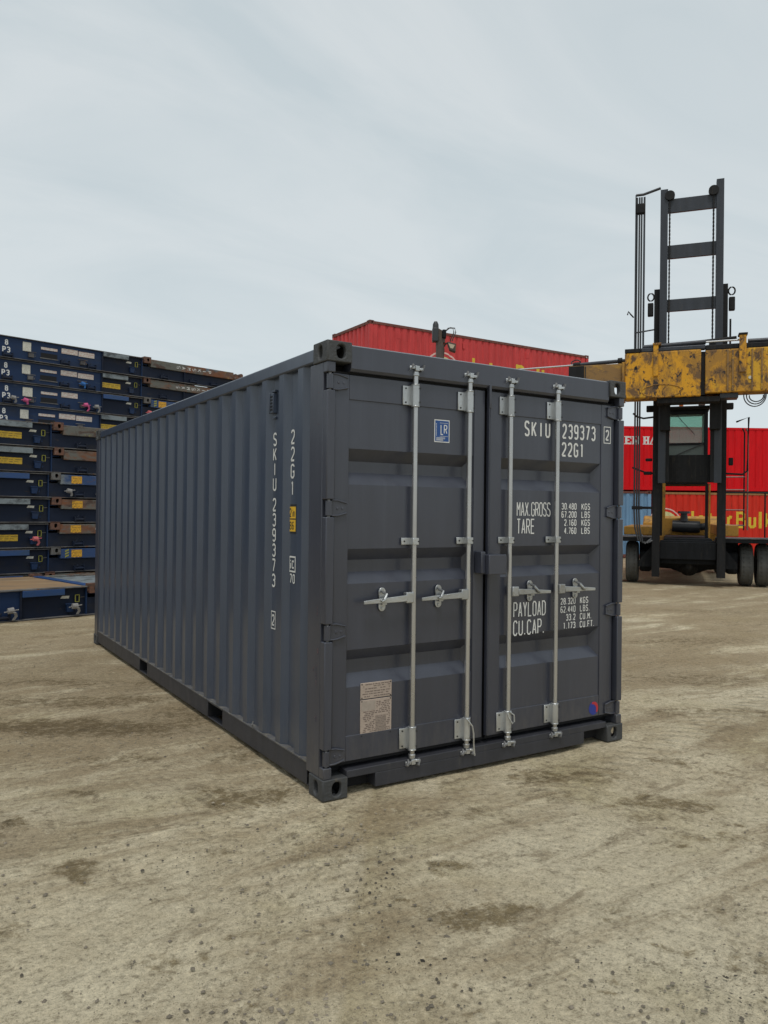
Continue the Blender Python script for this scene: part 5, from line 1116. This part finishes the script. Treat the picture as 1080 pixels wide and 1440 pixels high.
cb('wiper', MB().tube([(0.20, 1.975, 3.10), (0.62, 1.97, 3.30), (1.04, 1.975, 3.48)], 0.012, 6), 'black'); cb('wiper', MB().tube([(0.42, 1.975, 4.22), (0.52, 1.97, 4.08), (0.84, 1.975, 3.72)], 0.008, 6), 'black')
cb('beacon', MB().tube([(0.51, 2.05, 4.431), (0.51, 2.05, 4.56), (0.51, 2.05, 4.58)], [0.055, 0.05, 0.03], 14), 'beacon', smooth=True)
cb('roof_lamp', MB().box(0.92, 1.08, 2.0, 2.1, 4.47, 4.54).box(0.98, 1.01, 2.03, 2.06, 4.431, 4.4695), 'tube_steel', 0.01)
cb('grab_rail', MB().tube([(1.20, 1.93, 4.10), (1.20, 1.86, 4.08), (1.20, 1.86, 2.72), (1.20, 1.93, 2.70)], 0.016, 8), 'strap_pink_pale', smooth=True); cb('grab_rail', MB().tube([(1.27, 1.93, 4.10), (1.27, 1.86, 4.08), (1.27, 1.86, 2.72), (1.27, 1.93, 2.70)], 0.014, 8), 'tube_steel', smooth=True)
# lamp bar across the mast
LB = tp('lamp_bar', MB().tube([(-0.22, 0.40, 4.21), (1.57, 0.40, 4.21)], 0.035, 10), 'mast_low', smooth=True)
for x in (-0.22, 1.52): MB().box(x-0.08, x+0.10, 0.33, 0.47, 4.13, 4.28).build('work_lamp', M['mast_low'], LB, bevel=0.02)
tp('lamp_bar_stay', MB().tube([(-0.60, 0.3, 4.10), (-0.52, 0.3, 4.02), (-0.36, 0.3, 3.97), (-0.14, 0.2, 3.98)], 0.022, 8), 'mast_low', smooth=True)
# mirrors and arms
tp('mirror_arm', MB().tube([(1.45, 0.1, 2.62), (1.80, 0.1, 2.60), (1.90, 0.1, 2.68), (1.92, 0.1, 3.9), (1.66, 0.1, 3.80)], 0.022, 8), 'mast_low', smooth=True)
tp('mirror', B(1.50, 1.60, 0.02, 0.06, 2.80, 2.98), 'mast_low', 0.02)
tp('mirror_arm', MB().tube([(-0.60, 0.1, 2.78), (-0.30, 0.1, 2.66), (-0.14, 0.1, 2.64)], 0.020, 8), 'mast_low', smooth=True); tp('mirror', B(-0.30, -0.15, 0.0, 0.1, 2.92, 2.99), 'mast_low', 0.02); tp('mirror', B(-0.34, -0.15, 0.0, 0.1, 2.60, 2.68), 'mast_low', 0.02)
# body
tp('chassis_frame', B(0.12, 1.20, 0.45, 6.2, 0.45, 1.10), 'chassis', bevel=0.03)
tp('front_plate', B(0.04, 1.27, 0.23, 0.42, 0.50, 1.06), 'chassis', bevel=0.02)
tp('axle', MB().tube([(-0.30, 0.75, 0.52), (0.30, 0.75, 0.52), (0.55, 0.75, 0.48), (0.85, 0.75, 0.48), (1.1, 0.75, 0.52), (1.65, 0.75, 0.52)], [0.13, 0.17, 0.22, 0.22, 0.17, 0.13], 14), 'chassis', smooth=True)
tp('differential', MB().tube([(0.69, 0.38, 0.45), (0.69, 0.48, 0.45), (0.69, 0.62, 0.44), (0.69, 0.85, 0.44)], [0.07, 0.17, 0.235, 0.24], 18), 'mast_low', smooth=True)
for x0, x1 in ((-1.30, 0.0), (1.31, 2.72)):
    tp('fender', B(x0, x1, 0.25, 1.35, 1.02, 1.115), 'chassis', bevel=0.01); tp('fender_top', B(x0, x1, 0.24, 1.36, 1.1155, 1.135), 'edge')
for x in (-0.02, 1.36): tp('mast_gusset', MB().prism([(x-0.06 if x < 0 else x, 0.23, 1.0), ((x-0.42) if x < 0 else x+0.36, 0.23, 0.55), ((x-0.42) if x < 0 else x+0.36, 0.23, 0.42), (x-0.06 if x < 0 else x, 0.23, 0.42)], (0, 0.2, 0)), 'chassis')
def wheel(x, front=True, y=0.95):
    W_ = MB(); n = 40; r = 0.50; hw = 0.145
    prof_w = [(-hw+0.02, r*0.56), (-hw, r*0.66), (-hw, r*0.90), (-hw+0.03, r*0.985), (-0.05, r), (0.05, r), (hw-0.03, r*0.985), (hw, r*0.90), (hw, r*0.66), (hw-0.02, r*0.56)]
    vs = [(x+p[0], y+p[1]*math.cos(2*math.pi*i/n), r+p[1]*math.sin(2*math.pi*i/n)) for i in range(n) for p in prof_w]; m = len(prof_w)
    W_.add(vs, [(i*m+j, i*m+j+1, ((i+1) % n)*m+j+1, ((i+1) % n)*m+j) for i in range(n) for j in range(m-1)])
    w_ = W_.build('wheel', M['tyre'], T, smooth=True)
    mb = MB()
    for i in range(30):
        a = 2*math.pi*i/30
        for s_ in (-1, 1):
            c_ = Vector((0, math.cos(a), math.sin(a))); t_ = Vector((0, -math.sin(a), math.cos(a)))
            o_ = Vector((x, y, r))+c_*(r*0.975)
            pts = [o_+Vector((s_*hw*0.99, 0, 0))-t_*0.016-c_*0.05, o_+Vector((s_*hw*0.99, 0, 0))+t_*0.016-c_*0.05, o_+Vector((s_*0.055, 0, 0))+t_*0.045+c_*0.018, o_+Vector((s_*0.055, 0, 0))+t_*0.012+c_*0.018]
            mb.prism([p-c_*0.004 for p in pts], c_*0.016)
    mb.build('tyre_lug', M['tyre'], w_, kind='stuff')
    MB().tube([(x-0.09, y, r), (x+0.09, y, r)], r*0.57, 24).build('rim', M['truck_yellow'] if not front else M['chassis'], w_, smooth=True)
    MB().tube([(x-0.14, y, r), (x+0.14, y, r)], 0.12, 16).build('hub', M['chassis'], w_, smooth=True)
for x in (-0.605, -1.00, 1.945, 2.315): wheel(x)
for x in (-0.35, 1.65): wheel(x, False, 5.4)
tp('brake_housing', B(1.50, 1.77, 0.55, 1.2, 0.28, 0.80), 'chassis', bevel=0.06); tp('brake_housing', B(-0.43, -0.16, 0.55, 1.2, 0.28, 0.80), 'chassis', bevel=0.06)
for x0, x1 in ((-0.44, -0.15), (1.47, 1.79)): tp('wing_plate', B(x0, x1, 0.9, 0.93, 0.30, 1.019), 'chassis')
# yellow body behind the mast
tp('body_panel', B(0.10, 1.12, 2.1, 2.2, 1.14, 1.58), 'truck_yellow', bevel=0.02); tp('body_panel', B(-0.85, 0.0, 1.6, 5.8, 1.14, 1.36), 'truck_yellow', bevel=0.02); tp('body_panel', B(1.40, 1.85, 1.6, 5.8, 1.14, 1.42), 'truck_yellow', bevel=0.02)
tp('counterweight', MB().prism([(-0.5, 5.9, 0.7), (1.7, 5.9, 0.7), (1.7, 6.7, 0.9), (-0.5, 6.7, 0.9)], (0, 0, 0.75)), 'truck_yellow', bevel=0.05)
tp('cab_column', B(0.08, 0.15, 1.3, 1.4, 1.136, 2.45), 'truck_yellow'); tp('cab_column', B(-0.0, 0.075, 1.3, 1.4, 1.136, 2.45), 'mast_low')
tp('cab_column', B(1.08, 1.15, 1.5, 1.6, 1.10, 2.45), 'mast_low'); tp('cab_column', B(1.16, 1.20, 1.5, 1.6, 1.10, 2.45), 'truck_yellow'); tp('cab_column', B(0.0, 0.1, 3.2, 3.3, 1.10, 2.45), 'mast_low')
tp('hydraulic_valve', MB().tube([(0.32, 1.95, 1.38), (0.98, 1.95, 1.36)], 0.15, 14).tube([(0.98, 1.95, 1.36), (1.12, 1.95, 1.38)], 0.09, 12), 'hose', smooth=True); tp('hydraulic_cap', MB().tube([(0.60, 1.93, 1.50), (0.60, 1.93, 1.70), (0.60, 1.93, 1.701), (0.60, 1.93, 1.76)], [0.10, 0.08, 0.16, 0.15], 14), 'hose')
# handrails and steps on the right
for x in (1.98, 2.06): tp('handrail', MB().tube([(x, 1.8, 1.3), (x, 1.8, 3.72), (x-0.05, 1.75, 3.82)], 0.018, 8), 'tube_steel' if x > 2 else 'mast_low', smooth=True)
for z in (1.42, 1.80, 2.30, 2.62): tp('ladder_rung', MB().tube([(1.42, 1.78, z), (2.0, 1.8, z)], 0.018, 6), 'tube_steel')
tp('fender_rail', MB().tube([(1.42, 1.3, 2.22), (2.0, 1.3, 2.22), (2.95, 1.3, 2.2)], 0.020, 8), 'mast_low', smooth=True); tp('fender_rail', MB().tube([(2.40, 1.3, 2.2), (2.40, 1.3, 1.14)], 0.018, 8), 'mast_low')
LM = tp('head_lamp_housing', B(2.42, 2.68, 0.6, 0.8, 1.14, 1.42), 'black', bevel=0.03); MB().tube([(2.55, 0.592, 1.29), (2.55, 0.601, 1.29)], 0.08, 18).build('lamp_lens', M['strap_white'], LM, smooth=True)
LM = tp('head_lamp_housing', B(2.46, 2.64, 0.62, 0.76, 1.44, 1.58), 'black', bevel=0.02); MB().box(2.49, 2.61, 0.612, 0.621, 1.47, 1.55).build('lamp_lens', M['strap_white'], LM)

# ================================================================== steel post with floodlight behind the container roof
def ray_at(px, py, dist):
    d = cf+cr*((px-540)/1088.97)-cu*((py-720)/1088.97); return cam.matrix_world.translation+d*dist
PP = ray_at(618.5, 520, 14.8)
M['post_brown'] = paint('brown_post_steel', (0.070, 0.052, 0.045), 0.7, 0.3, dirt=(0.14, 0.09, 0.05), dirt_amt=0.2, bmp=0.3)
P_ = thing('lamp_post', 'brown steel post with a small floodlight and looped cables above the container roof', 'lamp post', (PP.x, PP.y, 0), R(-32))
def pq(name, mb, mat, bevel=0, smooth=False): return mb.build(name, M[mat], P_, bevel=bevel, smooth=smooth)
pq('pole', MB().box(-0.075, 0.055, -0.07, 0.07, 0, 4.92).prism([(0.055, -0.05, 4.3), (0.085, -0.05, 4.75), (0.055, -0.05, 4.92)], (0, 0.1, 0)), 'post_brown', 0.01)
pq('head_bracket', MB().prism([(-0.11, -0.07, 4.93), (0.09, -0.07, 4.88), (0.09, -0.07, 5.02), (0.03, -0.07, 5.12), (-0.08, -0.07, 5.18)], (0, 0.14, 0)), 'post_brown', 0.01)
pq('junction_box', MB().box(-0.155, -0.04, -0.11, 0.05, 4.90, 5.16), 'hose', 0.015); pq('sensor', MB().tube([(-0.09, -0.03, 5.16), (-0.09, -0.03, 5.24), (-0.09, -0.03, 5.29)], [0.06, 0.055, 0.03], 12), 'hose', smooth=True)
pq('cable_box', MB().box(0.03, 0.11, -0.1, 0.04, 4.96, 5.13), 'chassis', 0.02)
for q in (0.0, 0.035): pq('cable', MB().tube([(0.09, -0.02, 5.10), (0.15+q, -0.02, 5.17+q*0.3), (0.24+q, -0.02, 5.17), (0.26+q, -0.02, 5.09), (0.22+q, -0.02, 5.0), (0.19+q, -0.02, 4.92)], 0.011, 6), 'hose', smooth=True)
pq('lamp_arm', MB().tube([(0.04, 0, 4.78), (0.11, 0, 4.88), (0.20, 0, 4.90)], 0.018, 8), 'post_brown', smooth=True)
FL = pq('floodlight', MB().prism([(0.13, -0.09, 4.90), (0.30, -0.09, 4.86), (0.29, -0.09, 4.70), (0.18, -0.09, 4.74)], (0, 0.14, 0)), 'post_brown', 0.01)
MB().prism([(0.15, -0.094, 4.865), (0.275, -0.094, 4.835), (0.24, -0.094, 4.765), (0.19, -0.094, 4.775)], (0, 0.0035, 0)).build('lamp_lens', flat('lamp_lens_glass', (0.50, 0.42, 0.30), 0.3), FL)
